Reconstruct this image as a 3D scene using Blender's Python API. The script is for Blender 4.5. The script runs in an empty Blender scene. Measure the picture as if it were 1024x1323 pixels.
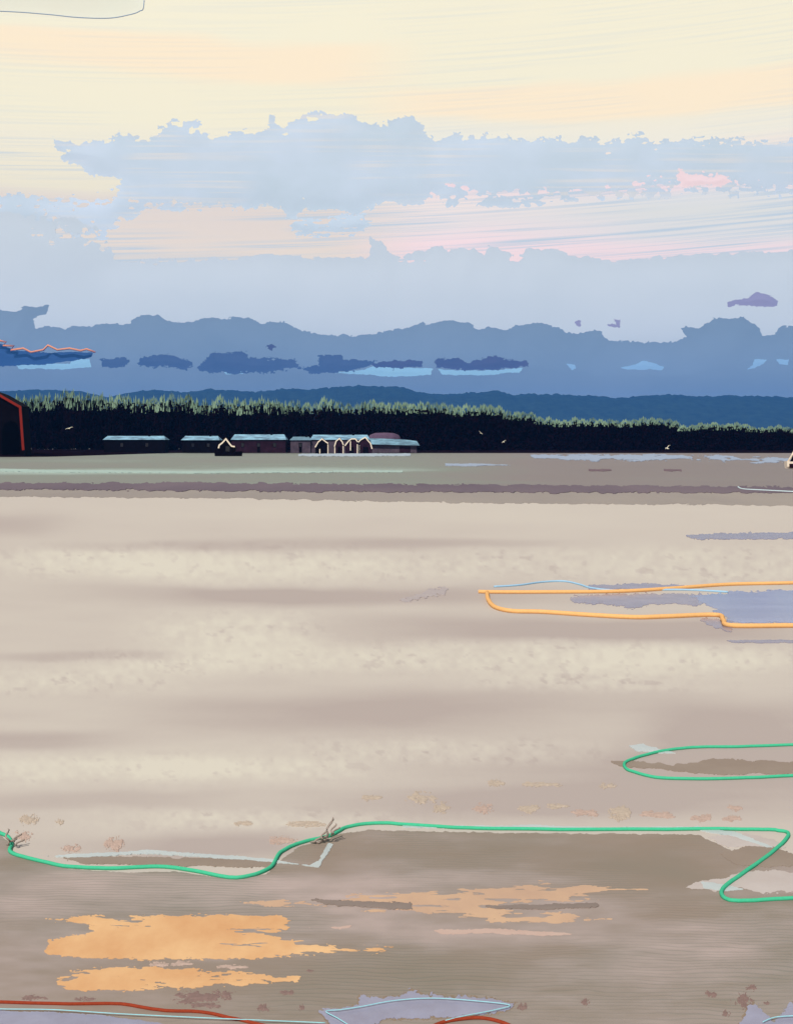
import bpy, bmesh, math, random
import numpy as np
from mathutils import Vector

random.seed(7)
sc = bpy.context.scene
COL = sc.collection
F = 1597.0      # focal length in photo pixels
HY = 577.0      # horizon row
EYE = 2.5       # eye height, metres

# light on level ground and on upright faces: used to turn the tones of the
# photograph into base colours
E_G = (1.14, 1.13, 1.10)
E_V = (0.92, 0.92, 0.90)


# ------------------------------------------------------------------ helpers
def lin(c):
    return tuple((v / 255 / 12.92) if v / 255 <= 0.04045 else ((v / 255 + 0.055) / 1.055) ** 2.4 for v in c)


def alb(c, e):
    return tuple(min(0.92, a / b) for a, b in zip(lin(c), e)) + (1.0,)


def ground_at(px, py):
    d = EYE * F / (py - HY)
    return (px - 512) / F * d, d


def up_at(px, py, d):
    return (px - 512) / F * d, EYE + (HY - py) / F * d


def tag(o, label=None, cat=None, group=None, kind=None):
    if label: o['label'] = label
    if cat: o['category'] = cat
    if group: o['group'] = group
    if kind: o['kind'] = kind
    return o


def link(name, verts, faces, mat=None, parent=None, smooth=True):
    me = bpy.data.meshes.new(name)
    me.from_pydata([tuple(v) for v in verts], [], faces)
    me.validate(); me.update()
    if smooth:
        me.polygons.foreach_set('use_smooth', [True] * len(me.polygons))
    o = bpy.data.objects.new(name, me)
    COL.objects.link(o)
    if mat: me.materials.append(mat)
    if parent: o.parent = parent
    return o


def from_bm(name, bm, mat, parent=None, smooth=False):
    bmesh.ops.recalc_face_normals(bm, faces=bm.faces)
    me = bpy.data.meshes.new(name)
    bm.to_mesh(me); bm.free()
    if smooth:
        me.polygons.foreach_set('use_smooth', [True] * len(me.polygons))
    me.materials.append(mat)
    o = bpy.data.objects.new(name, me)
    COL.objects.link(o)
    if parent: o.parent = parent
    return o


def empty(name, loc=(0, 0, 0), rz=0.0):
    o = bpy.data.objects.new(name, None)
    o.location = loc
    o.rotation_euler = (0, 0, rz)
    COL.objects.link(o)
    return o


def hash2(ix, iy, seed):
    n = (ix.astype(np.int64) * 374761393 + iy.astype(np.int64) * 668265263 + seed * 974711) & 0x7fffffff
    n = ((n ^ (n >> 13)) * 1274126177) & 0x7fffffff
    n = ((n ^ (n >> 16)) * 2246822519) & 0x7fffffff
    return (n & 0xffffff) / float(0xffffff)


def vnoise(x, y, seed=0):
    ix, iy = np.floor(x), np.floor(y)
    fx, fy = x - ix, y - iy
    fx = fx * fx * (3 - 2 * fx); fy = fy * fy * (3 - 2 * fy)
    a = hash2(ix, iy, seed); b = hash2(ix + 1, iy, seed)
    c = hash2(ix, iy + 1, seed); d = hash2(ix + 1, iy + 1, seed)
    return (a * (1 - fx) + b * fx) * (1 - fy) + (c * (1 - fx) + d * fx) * fy


def fbm(x, y, seed=0, oct=4, gain=0.5):
    s = np.zeros_like(x, dtype=float); a = 1.0; t = 0.0
    for i in range(oct):
        s += a * vnoise(x * 2 ** i + 17.3 * i, y * 2 ** i - 9.1 * i, seed + i)
        t += a; a *= gain
    return s / t * 2 - 1


def sdf_poly(X, Y, pts):
    """signed distance, positive inside"""
    d2 = np.full(X.shape, 1e18); inside = np.zeros(X.shape, bool)
    n = len(pts)
    for i in range(n):
        x0, y0 = pts[i]; x1, y1 = pts[(i + 1) % n]
        ex, ey = x1 - x0, y1 - y0
        wx, wy = X - x0, Y - y0
        L = ex * ex + ey * ey
        if L < 1e-9: continue
        t = np.clip((wx * ex + wy * ey) / L, 0, 1)
        d2 = np.minimum(d2, (wx - t * ex) ** 2 + (wy - t * ey) ** 2)
        if abs(ey) > 1e-12:
            c = ((y0 <= Y) & (Y < y1)) | ((y1 <= Y) & (Y < y0))
            xi = x0 + (Y - y0) / ey * ex
            inside ^= c & (X < xi)
    d = np.sqrt(d2)
    return np.where(inside, d, -d)


def contour_cells(xs, ys, f):
    """clip every grid cell against f > 0; returns points (x, y, f) and polygons"""
    ny, nx = f.shape
    pts = []; idx = {}; polys = []

    def corner(i, j):
        k = ('c', i, j)
        if k not in idx:
            idx[k] = len(pts); pts.append((xs[i], ys[j], f[j, i]))
        return idx[k]

    def edge(i0, j0, i1, j1):
        k = ('e',) + ((i0, j0, i1, j1) if (i0, j0) < (i1, j1) else (i1, j1, i0, j0))
        if k not in idx:
            a, b = f[j0, i0], f[j1, i1]
            t = min(0.98, max(0.02, a / (a - b)))
            idx[k] = len(pts)
            pts.append((xs[i0] + (xs[i1] - xs[i0]) * t, ys[j0] + (ys[j1] - ys[j0]) * t, 0.0))
        return idx[k]

    pos = f > 0
    s = pos[:-1, :-1].astype(int) + pos[:-1, 1:] + pos[1:, 1:] + pos[1:, :-1]
    for j, i in zip(*np.nonzero(s)):
        cs = [(i, j), (i + 1, j), (i + 1, j + 1), (i, j + 1)]
        if s[j, i] == 4:
            polys.append([corner(*c) for c in cs]); continue
        out = []
        for k in range(4):
            c, n = cs[k], cs[(k + 1) % 4]
            pc, pn = pos[c[1], c[0]], pos[n[1], n[0]]
            if pc: out.append(corner(*c))
            if pc != pn: out.append(edge(c[0], c[1], n[0], n[1]))
        if len(out) >= 3: polys.append(out)
    return np.array(pts).reshape(-1, 3), polys


def make_field(pts, amp, sx, sy, seed, oct=4, holes=None, gain=0.55, rag=0.55):
    def field(X, Y):
        f = sdf_poly(X, Y, pts)
        if amp: f = f + amp * fbm(X / sx, Y / sy, seed, oct, gain) + amp * rag * fbm(X / (sx * .22), Y / (sy * .3), seed + 23, 3, .7)
        if holes:
            for (hx, hy, rx, ry, strength, hs, *hr) in holes:
                w = np.exp(-(((X - hx) / rx) ** 2 + ((Y - hy) / ry) ** 2))
                f = f - w * strength * np.maximum(0.0, 0.15 + 2.6 * fbm(X / hs, Y / (hs * (hr[0] if hr else 0.6)), seed + 50, 4))
        return f
    return field


def bbox(pts, m):
    xs = [p[0] for p in pts]; ys = [p[1] for p in pts]
    return min(xs) - m, max(xs) + m, min(ys) - m, max(ys) + m


def cloud(name, pts, dist, mat, amp=8, sx=20, sy=12, seed=1, step=2.0, thick=12.0, soft=10.0, holes=None,
          parent=None, oct=4, relief=0.0, gain=0.55, body=16.0):
    """a cloud with front, back and rounded edges; outline in the drawing's units at its own distance"""
    x0, x1, y0, y1 = bbox(pts, amp + 4)
    xs = np.arange(x0, x1 + step, step); ys = np.arange(y0, y1 + step, step)
    X, Y = np.meshgrid(xs, ys)
    f = make_field(pts, amp, sx, sy, seed, oct, holes, gain)(X, Y)
    P, polys = contour_cells(xs, ys, f)
    s = dist / F
    sd0 = np.maximum(sdf_poly(P[:, 0], P[:, 1], pts), 0)
    t = s * body * .11 * (1 - np.exp(-(sd0 / (body * 2.0)) ** 2))          # gently rounded face
    tb = s * body * .38 * np.clip(P[:, 2] / 18, 0, 1)                      # deep ragged belly behind
    wx = (P[:, 0] - 512) * s; wz = EYE + (HY - P[:, 1]) * s
    ox, oz = wx.mean(), wz.min()
    n = len(P)
    front = np.stack([wx - ox, -t, wz - oz], 1)
    back = np.stack([wx - ox, tb - t, wz - oz], 1)
    bi = np.arange(n) + n
    faces = [list(p) for p in polys] + [[int(bi[k]) for k in reversed(p)] for p in polys]
    V = np.concatenate([front, back])
    used = np.zeros(2 * n, bool); used[:n] = True; used[bi] = True
    remap = np.cumsum(used) - 1
    V = V[used]
    faces = [[int(remap[k]) for k in p] for p in faces]
    o = link(name, V, faces, mat)
    o.location = (ox, dist, oz)
    if parent:
        o.parent = parent
        o.location = (ox - parent.location.x, dist - parent.location.y, oz - parent.location.z)
    return o


def patch(name, pts, mat, layer=1, amp=4, sx=25, sy=5, seed=1, step=(2.0, 1.0), rise=0.001, soft=8.0, oct=4,
          holes=None, far=False, attr=None, gain=0.55):
    """a low spread of sand, mud or water lying on the ground, outline traced on the ground"""
    x0, x1, y0, y1 = bbox(pts, amp + 3)
    y0 = max(y0, HY + 6)
    xs = np.arange(x0, x1 + step[0], step[0]); ys = np.arange(y0, y1 + step[1], step[1])
    X, Y = np.meshgrid(xs, ys)
    f = make_field(pts, amp, sx, sy, seed, oct, holes, gain)(X, Y)
    P, polys = contour_cells(xs, ys, f)
    D = EYE * F / (P[:, 1] - HY)
    wx = (P[:, 0] - 512) / F * D
    z = 0.0010 * layer * np.maximum(1, D / 9) + rise * np.clip(P[:, 2] / soft, 0, 1) * np.minimum(1, D / 8)
    ox, oy = wx.mean(), D.mean()
    V = np.stack([wx - ox, D - oy, z], 1)
    tops = [list(reversed(p)) for p in polys]
    # turn the sheet's rim down into the ground
    cnt = {}
    for p in tops:
        for k in range(len(p)):
            a_, b_ = p[k], p[(k + 1) % len(p)]
            if (b_, a_) in cnt: del cnt[(b_, a_)]
            else: cnt[(a_, b_)] = 1
    rim = sorted({v for e in cnt for v in e})
    nv = len(V); up = {v: nv + k for k, v in enumerate(rim)}; dn = {v: nv + len(rim) + k for k, v in enumerate(rim)}
    low_ = V[rim].copy(); low_[:, 2] = -0.003
    V = np.concatenate([V, V[rim], low_])
    P = np.concatenate([P, P[rim], P[rim]])
    skirt = [[up[b_], up[a_], dn[a_], dn[b_]] for a_, b_ in cnt]
    o = link(name, V, tops + skirt, mat)
    if o.data.polygons and sum(p.normal.z * p.area for p in o.data.polygons) < 0: o.data.flip_normals()
    o.location = (ox, oy, 0)
    if attr is not None:
        a = o.data.attributes.new('tone', 'FLOAT', 'POINT')
        a.data.foreach_set('value', attr(P[:, 0], P[:, 1]).astype(np.float32))
    return o


def smooth_line(pts, n=8):
    out = []
    p = [np.array(q, float) for q in pts]
    for i in range(len(p) - 1):
        a = p[max(i - 1, 0)]; b = p[i]; c = p[i + 1]; d = p[min(i + 2, len(p) - 1)]
        for k in range(n):
            t = k / n
            out.append(0.5 * ((2 * b) + (c - a) * t + (2 * a - 5 * b + 4 * c - d) * t * t + (3 * b - a - 3 * c + d) * t ** 3))
    out.append(p[-1])
    return out


def tube(name, P3, r, mat, parent=None, sides=8, origin=True, taper=False):
    P3 = [Vector(p) for p in P3]
    o0 = P3[0].copy() if origin else Vector((0, 0, 0))
    V = []; Fc = []
    n = len(P3)
    for i, p in enumerate(P3):
        d = (P3[min(i + 1, n - 1)] - P3[max(i - 1, 0)]).normalized()
        upv = Vector((0, 0, 1)) if abs(d.z) < 0.9 else Vector((0, 1, 0))
        s = d.cross(upv).normalized(); u = s.cross(d).normalized()
        rr = r[i] if isinstance(r, (list, tuple)) else r
        if taper: rr *= max(0.25, min(1.0, 6 * min(i, n - 1 - i) / n + 0.3))
        for k in range(sides):
            a = 2 * math.pi * k / sides
            V.append(p - o0 + s * (rr * math.cos(a)) + u * (rr * math.sin(a)))
    for i in range(n - 1):
        for k in range(sides):
            a = i * sides + k; b = i * sides + (k + 1) % sides
            Fc.append([a, b, b + sides, a + sides])
    Fc.append(list(range(sides))[::-1]); Fc.append([(n - 1) * sides + k for k in range(sides)])
    o = link(name, V, Fc, mat, parent)
    if origin: o.location = o0
    return o


def brushstroke(name, pts, width_px, mat, label, cat='brushstroke', n=8, lift=0.0, wob=0.0, group=None):
    P = smooth_line(pts, n)
    P3 = []; R = []
    dm = float(np.median([EYE * F / (p[1] - HY) for p in P]))
    r = width_px / 2 * dm / F
    for i, p in enumerate(P):
        w = wob * float(fbm(np.array([i * 0.35]), np.array([3.3]), 5, 2)[0]) if wob else 0
        x, d = ground_at(p[0], p[1] + w)
        P3.append((x, d, r * 0.8 + lift)); R.append(r)
    o = tube(name, P3, r, mat)
    return tag(o, label, cat, group)


def box(bm, x0, x1, y0, y1, z0, z1):
    vs = [bm.verts.new(p) for p in ((x0, y0, z0), (x1, y0, z0), (x1, y1, z0), (x0, y1, z0),
                                    (x0, y0, z1), (x1, y0, z1), (x1, y1, z1), (x0, y1, z1))]
    for q in ((0, 3, 2, 1), (4, 5, 6, 7), (0, 1, 5, 4), (1, 2, 6, 5), (2, 3, 7, 6), (3, 0, 4, 7)):
        bm.faces.new([vs[k] for k in q])


def prism(bm, poly, y0, y1):
    """poly of (x, z) pushed from y0 to y1"""
    a = [bm.verts.new((x, y0, z)) for x, z in poly]
    b = [bm.verts.new((x, y1, z)) for x, z in poly]
    n = len(poly)
    bm.faces.new(a); bm.faces.new(b[::-1])
    for i in range(n):
        bm.faces.new([a[(i + 1) % n], a[i], b[i], b[(i + 1) % n]])


def strip_path(bm, path, w, y0, y1):
    """a band of width w following the (x, z) path, pushed from y0 to y1, mitred"""
    n = len(path)
    L = []; R = []
    for i in range(n):
        p = Vector(path[i])
        d0 = (p - Vector(path[i - 1])).normalized() if i > 0 else None
        d1 = (Vector(path[i + 1]) - p).normalized() if i < n - 1 else None
        if d0 is None: d0 = d1
        if d1 is None: d1 = d0
        t = (d0 + d1).normalized()
        nrm = Vector((-t.y, t.x))
        m = w / 2 / max(0.4, nrm.dot(Vector((-d0.y, d0.x))))
        L.append(p + nrm * m); R.append(p - nrm * m)
    for i in range(n - 1):
        prism(bm, [tuple(L[i]), tuple(L[i + 1]), tuple(R[i + 1]), tuple(R[i])], y0, y1)


# ---------------------------------------------------------------- materials
def new_mat(name):
    m = bpy.data.materials.new(name)
    m.use_nodes = True
    nt = m.node_tree
    b = nt.nodes['Principled BSDF']
    return m, nt, b


def N(nt, typ, **kw):
    n = nt.nodes.new(typ)
    for k, v in kw.items():
        if k in n.inputs: n.inputs[k].default_value = v
        else: setattr(n, k, v)
    return n


def plain(name, rgba, rough=0.8, var=0.12, scale=2.0, spec=0.2, stretch=(1, 1, 1), bump=0.0, rgba2=None, metal=0.0):
    """a base colour varied by noise in the object's own coordinates"""
    m, nt, b = new_mat(name)
    tc = N(nt, 'ShaderNodeTexCoord')
    mp = N(nt, 'ShaderNodeMapping'); mp.inputs['Scale'].default_value = stretch
    nz = N(nt, 'ShaderNodeTexNoise', Scale=scale, Detail=5.0, Roughness=0.6)
    mx = N(nt, 'ShaderNodeMix'); mx.data_type = 'RGBA'
    c2 = rgba2 or tuple(min(0.95, c * (1 + var)) for c in rgba[:3]) + (1,)
    c1 = rgba if rgba2 else tuple(c * (1 - var) for c in rgba[:3]) + (1,)
    mx.inputs[6].default_value = c1; mx.inputs[7].default_value = c2
    mr = N(nt, 'ShaderNodeMapRange'); mr.inputs['From Min'].default_value = 0.32; mr.inputs['From Max'].default_value = 0.68
    nt.links.new(tc.outputs['Object'], mp.inputs['Vector'])
    nt.links.new(mp.outputs['Vector'], nz.inputs['Vector'])
    nt.links.new(nz.outputs['Fac'], mr.inputs['Value'])
    nt.links.new(mr.outputs['Result'], mx.inputs[0])
    nt.links.new(mx.outputs[2], b.inputs['Base Color'])
    b.inputs['Roughness'].default_value = rough
    b.inputs['Specular IOR Level'].default_value = spec
    b.inputs['Metallic'].default_value = metal
    if bump:
        bp = N(nt, 'ShaderNodeBump', Strength=bump, Distance=0.02)
        nt.links.new(nz.outputs['Fac'], bp.inputs['Height'])
        nt.links.new(bp.outputs['Normal'], b.inputs['Normal'])
    return m


def toned(name, stops, rough=0.75, spec=0.15, grain=0.04, gscale=(6, 1, 1), ripple=None):
    """base colour by the wetness ('tone') stored on the mesh, fine grain on top, optional ripples as bump"""
    m, nt, b = new_mat(name)
    at = N(nt, 'ShaderNodeAttribute'); at.attribute_name = 'tone'
    tc = N(nt, 'ShaderNodeTexCoord')
    mp = N(nt, 'ShaderNodeMapping'); mp.inputs['Scale'].default_value = gscale
    nz = N(nt, 'ShaderNodeTexNoise', Scale=3.0, Detail=8.0, Roughness=0.75)
    ad = N(nt, 'ShaderNodeMath', operation='MULTIPLY_ADD')
    sb = N(nt, 'ShaderNodeMath', operation='SUBTRACT'); sb.inputs[1].default_value = 0.5
    ad.inputs[1].default_value = grain * 4
    rp = N(nt, 'ShaderNodeValToRGB')
    el = rp.color_ramp.elements
    while len(el) < len(stops): el.new(0.5)
    for e, (p, c) in zip(el, stops):
        e.position = p; e.color = c
    L = nt.links.new
    L(tc.outputs['Object'], mp.inputs['Vector']); L(mp.outputs['Vector'], nz.inputs['Vector'])
    L(nz.outputs['Fac'], sb.inputs[0]); L(sb.outputs[0], ad.inputs[0]); L(at.outputs['Fac'], ad.inputs[2])
    L(ad.outputs[0], rp.inputs['Fac']); L(rp.outputs['Color'], b.inputs['Base Color'])
    b.inputs['Roughness'].default_value = rough
    b.inputs['Specular IOR Level'].default_value = spec
    if ripple:
        wv = N(nt, 'ShaderNodeTexWave', Scale=ripple[0], Distortion=ripple[1], Detail=2.0)
        wv.inputs['Detail Scale'].default_value = ripple[2]
        wv.wave_type = 'BANDS'; wv.bands_direction = 'Y'
        m2 = N(nt, 'ShaderNodeMapping'); m2.inputs['Scale'].default_value = (0.45, 1.0, 1)
        m2.inputs['Rotation'].default_value = (0, 0, 0.06)
        n2 = N(nt, 'ShaderNodeTexNoise', Scale=0.9, Detail=1.0)
        mr = N(nt, 'ShaderNodeMapRange'); mr.inputs['From Min'].default_value = 0.42; mr.inputs['From Max'].default_value = 0.62
        mu = N(nt, 'ShaderNodeMath', operation='MULTIPLY')
        pw = N(nt, 'ShaderNodeMath', operation='POWER'); pw.inputs[1].default_value = 4.0
        bp = N(nt, 'ShaderNodeBump', Strength=ripple[3], Distance=ripple[4])
        L(tc.outputs['Object'], m2.inputs['Vector']); L(m2.outputs['Vector'], wv.inputs['Vector'])
        L(tc.outputs['Object'], n2.inputs['Vector']); L(n2.outputs['Fac'], mr.inputs['Value'])
        L(wv.outputs['Fac'], pw.inputs[0])
        L(pw.outputs[0], mu.inputs[0]); L(mr.outputs['Result'], mu.inputs[1])
        gm = N(nt, 'ShaderNodeMix'); gm.data_type = 'RGBA'; gm.inputs[7].default_value = alb((116, 122, 108), E_G)
        n3 = N(nt, 'ShaderNodeTexNoise', Scale=.7, Detail=3.0); r3 = N(nt, 'ShaderNodeMapRange'); r3.inputs['From Min'].default_value = .44; r3.inputs['From Max'].default_value = .68; r3.inputs['To Max'].default_value = .28
        L(tc.outputs['Object'], n3.inputs['Vector']); L(n3.outputs['Fac'], r3.inputs['Value'])
        fm = N(nt, 'ShaderNodeMath', operation='MULTIPLY_ADD'); fm.inputs[1].default_value = .24
        L(mu.outputs[0], fm.inputs[0]); L(r3.outputs['Result'], fm.inputs[2]); L(fm.outputs[0], gm.inputs[0])
        L(rp.outputs['Color'], gm.inputs[6]); L(gm.outputs[2], b.inputs['Base Color'])
        L(mu.outputs[0], bp.inputs['Height']); L(bp.outputs['Normal'], b.inputs['Normal'])
    return m


def cloud_mat(name, c1, c2, scale=1.0, streak=0.0):
    m = plain(name, alb(c1, E_V), rough=1.0, spec=0.0, scale=0.0007 * scale, rgba2=alb(c2, E_V), stretch=(1, 1, 1.6))
    if streak:
        nt = m.node_tree; b = nt.nodes['Principled BSDF']; L = nt.links.new
        old = b.inputs['Base Color'].links[0].from_socket
        tc = N(nt, 'ShaderNodeTexCoord'); mp = N(nt, 'ShaderNodeMapping'); mp.inputs['Scale'].default_value = (.00045, .0001, .022)
        mp.inputs['Rotation'].default_value = (0, .03, 0)
        n1 = N(nt, 'ShaderNodeTexNoise', Scale=1.0, Detail=2.0); n2 = N(nt, 'ShaderNodeTexNoise', Scale=.0009, Detail=1.0)
        r1 = N(nt, 'ShaderNodeMapRange'); r1.inputs['From Min'].default_value = .5; r1.inputs['From Max'].default_value = .64
        r2 = N(nt, 'ShaderNodeMapRange'); r2.inputs['From Min'].default_value = .44; r2.inputs['From Max'].default_value = .58; r2.inputs['To Max'].default_value = streak
        mu = N(nt, 'ShaderNodeMath', operation='MULTIPLY'); mx = N(nt, 'ShaderNodeMix'); mx.data_type = 'RGBA'
        mx.inputs[7].default_value = alb((226, 220, 214), E_V)
        L(tc.outputs['Object'], mp.inputs['Vector']); L(mp.outputs['Vector'], n1.inputs['Vector']); L(tc.outputs['Object'], n2.inputs['Vector'])
        L(n1.outputs['Fac'], r1.inputs['Value']); L(n2.outputs['Fac'], r2.inputs['Value']); L(r1.outputs['Result'], mu.inputs[0]); L(r2.outputs['Result'], mu.inputs[1])
        L(mu.outputs[0], mx.inputs[0]); L(old, mx.inputs[6]); L(mx.outputs[2], b.inputs['Base Color'])
    return m


# ------------------------------------------------------------ camera, light
cam = bpy.data.cameras.new('camera')
cam.sensor_fit = 'HORIZONTAL'; cam.sensor_width = 36.0
cam.lens = 36.0 * F / 1024
cam.shift_y = -(661.5 - HY) / 1024
cam.clip_start = 0.1; cam.clip_end = 60000
co = bpy.data.objects.new('camera', cam)
co.location = (0, 0, EYE); co.rotation_euler = (math.pi / 2, 0, 0)
COL.objects.link(co); sc.camera = co

SUN_EL, SUN_AZ = math.radians(48), math.radians(-158)     # azimuth from +y towards +x
sd = Vector((math.sin(SUN_AZ) * math.cos(SUN_EL), math.cos(SUN_AZ) * math.cos(SUN_EL), math.sin(SUN_EL)))
sl = bpy.data.lights.new('sun', 'SUN'); sl.energy = 3.9; sl.angle = math.radians(0.5); sl.color = (1.0, 0.95, 0.84)
so = bpy.data.objects.new('sun', sl); so.rotation_euler = sd.to_track_quat('Z', 'Y').to_euler()
COL.objects.link(so)

sc.view_settings.view_transform = 'Standard'; sc.view_settings.look = 'None'
sc.view_settings.exposure = 0; sc.view_settings.gamma = 1
sc.cycles.use_denoising = True
sc.cycles.max_bounces = 6; sc.cycles.volume_bounces = 1
sc.cycles.transparent_max_bounces = 16

# the sky: Nishita overhead and behind, high cream and peach overcast in front
w = bpy.data.worlds.new('World'); sc.world = w; w.use_nodes = True
nt = w.node_tree; nt.nodes.clear(); L = nt.links.new
out = N(nt, 'ShaderNodeOutputWorld')
sky = N(nt, 'ShaderNodeTexSky'); sky.sky_type = 'NISHITA'; sky.sun_disc = False
sky.sun_elevation = SUN_EL; sky.sun_rotation = SUN_AZ
bg1 = N(nt, 'ShaderNodeBackground', Strength=0.07); L(sky.outputs['Color'], bg1.inputs['Color'])
tc = N(nt, 'ShaderNodeTexCoord')
sx = N(nt, 'ShaderNodeSeparateXYZ'); L(tc.outputs['Generated'], sx.inputs[0])


def M(op, a=None, b=None, c=None):
    n = N(nt, 'ShaderNodeMath', operation=op)
    for i, v in enumerate((a, b, c)):
        if v is None: continue
        if isinstance(v, (int, float)): n.inputs[i].default_value = v
        else: L(v, n.inputs[i])
    return n.outputs[0]


hyp = M('SQRT', M('ADD', M('MULTIPLY', sx.outputs['X'], sx.outputs['X']), M('MULTIPLY', sx.outputs['Y'], sx.outputs['Y'])))
tel = M('DIVIDE', sx.outputs['Z'], M('MAXIMUM', hyp, 0.001))          # tangent of elevation
az = M('ARCTAN2', sx.outputs['X'], sx.outputs['Y'])
cv = N(nt, 'ShaderNodeCombineXYZ')
L(M('MULTIPLY', az, 5.0), cv.inputs[0]); L(M('MULTIPLY', M('MULTIPLY_ADD', az, -0.06, tel), 22.0), cv.inputs[1])
nb = N(nt, 'ShaderNodeTexNoise', Scale=1.0, Detail=3.0, Roughness=0.5); L(cv.outputs[0], nb.inputs['Vector'])
tw = M('MULTIPLY_ADD', M('SUBTRACT', nb.outputs['Fac'], 0.5), 0.030, tel)


def t_of(py): return (HY - py) / F


def ramp(stops, fac):
    r = N(nt, 'ShaderNodeValToRGB')
    el = r.color_ramp.elements
    stops = sorted((t_of(py) / 0.6, c) for py, c in stops)
    while len(el) < len(stops): el.new(0.5)
    for e, (p, c) in zip(el, stops):
        e.position = max(0, min(1, p)); e.color = lin(c) + (1,)
    L(fac, r.inputs['Fac'])
    return r.outputs['Color']


fac = M('DIVIDE', tw, 0.6)
CREAM = (246, 238, 210); PEACH = (254, 235, 203)
left = ramp([(577, (205, 214, 220)), (350, (214, 214, 212)), (325, (237, 222, 206)), (275, (230, 217, 206)), (255, (240, 231, 206)),
             (185, (244, 236, 212)), (165, CREAM), (112, (247, 238, 209)), (96, PEACH), (62, PEACH), (50, (247, 239, 211)), (-200, CREAM)], fac)
right = ramp([(577, (205, 214, 220)), (345, (250, 222, 220)), (315, (254, 226, 225)), (290, (238, 227, 223)), (268, (244, 230, 222)), (240, (245, 219, 221)), (215, (246, 225, 218)),
              (185, (240, 236, 220)), (160, (244, 236, 214)), (148, PEACH), (118, PEACH), (105, (246, 238, 210)), (25, (246, 238, 210)), (-200, CREAM)], fac)
far = ramp([(577, (205, 214, 220)), (345, (246, 222, 221)), (322, (244, 224, 223)), (308, (228, 225, 222)), (280, (226, 225, 219)), (258, (228, 226, 224)), (246, (246, 222, 222)), (228, (246, 221, 220)), (212, (244, 230, 218)),
            (185, (242, 236, 218)), (160, (244, 236, 214)), (148, PEACH), (118, PEACH), (105, (246, 238, 210)), (25, (246, 238, 210)), (-200, CREAM)], fac)
side2 = N(nt, 'ShaderNodeMapRange'); side2.inputs['From Min'].default_value = 0.06; side2.inputs['From Max'].default_value = 0.2
L(az, side2.inputs['Value'])
mixr = N(nt, 'ShaderNodeMix'); mixr.data_type = 'RGBA'
L(side2.outputs['Result'], mixr.inputs[0]); L(right, mixr.inputs[6]); L(far, mixr.inputs[7])
side = N(nt, 'ShaderNodeMapRange'); side.inputs['From Min'].default_value = -0.06; side.inputs['From Max'].default_value = 0.04
side.interpolation_type = 'SMOOTHSTEP'
L(az, side.inputs['Value'])
mix = N(nt, 'ShaderNodeMix'); mix.data_type = 'RGBA'
L(side.outputs['Result'], mix.inputs[0]); L(left, mix.inputs[6]); L(mixr.outputs[2], mix.inputs[7])
# thin cirrus streaks
cs = N(nt, 'ShaderNodeCombineXYZ')
L(M('MULTIPLY', az, 4.0), cs.inputs[0]); L(M('MULTIPLY', M('MULTIPLY_ADD', az, -0.05, tel), 420.0), cs.inputs[1])
ns = N(nt, 'ShaderNodeTexNoise', Scale=1.0, Detail=2.0, Roughness=0.6); L(cs.outputs[0], ns.inputs['Vector'])
st = N(nt, 'ShaderNodeMapRange'); st.inputs['From Min'].default_value = 0.46; st.inputs['From Max'].default_value = 0.64
L(ns.outputs['Fac'], st.inputs['Value'])
cm = N(nt, 'ShaderNodeCombineXYZ'); L(M('MULTIPLY', az, 7.0), cm.inputs[0]); L(M('MULTIPLY', tel, 26.0), cm.inputs[1])
nm = N(nt, 'ShaderNodeTexNoise', Scale=1.0, Detail=1.0); L(cm.outputs[0], nm.inputs['Vector'])
sm = N(nt, 'ShaderNodeMapRange'); sm.inputs['From Min'].default_value = 0.36; sm.inputs['From Max'].default_value = 0.54
L(nm.outputs['Fac'], sm.inputs['Value'])
low = N(nt, 'ShaderNodeMapRange'); low.inputs['From Min'].default_value = t_of(188); low.inputs['From Max'].default_value = t_of(225)
low.inputs['To Min'].default_value = 0.16; low.inputs['To Max'].default_value = 0.95
L(tel, low.inputs['Value'])
mix2 = N(nt, 'ShaderNodeMix'); mix2.data_type = 'RGBA'; mix2.inputs[7].default_value = lin((196, 210, 220)) + (1,)
L(M('MULTIPLY', M('MULTIPLY', st.outputs['Result'], sm.outputs['Result']), low.outputs['Result']), mix2.inputs[0])
L(mix.outputs[2], mix2.inputs[6])
bg2 = N(nt, 'ShaderNodeBackground', Strength=1.07); L(mix2.outputs[2], bg2.inputs['Color'])
fy = N(nt, 'ShaderNodeMapRange'); fy.inputs['From Min'].default_value = 0.1; fy.inputs['From Max'].default_value = 0.55
fy.interpolation_type = 'SMOOTHSTEP'; L(sx.outputs['Y'], fy.inputs['Value'])
fz = N(nt, 'ShaderNodeMapRange'); fz.inputs['From Min'].default_value = 0.75; fz.inputs['From Max'].default_value = 0.42
fz.interpolation_type = 'SMOOTHSTEP'; L(sx.outputs['Z'], fz.inputs['Value'])
ms = N(nt, 'ShaderNodeMixShader')
L(M('MULTIPLY', fy.outputs['Result'], fz.outputs['Result']), ms.inputs[0])
L(bg1.outputs[0], ms.inputs[1]); L(bg2.outputs[0], ms.inputs[2]); L(ms.outputs[0], out.inputs['Surface'])

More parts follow.
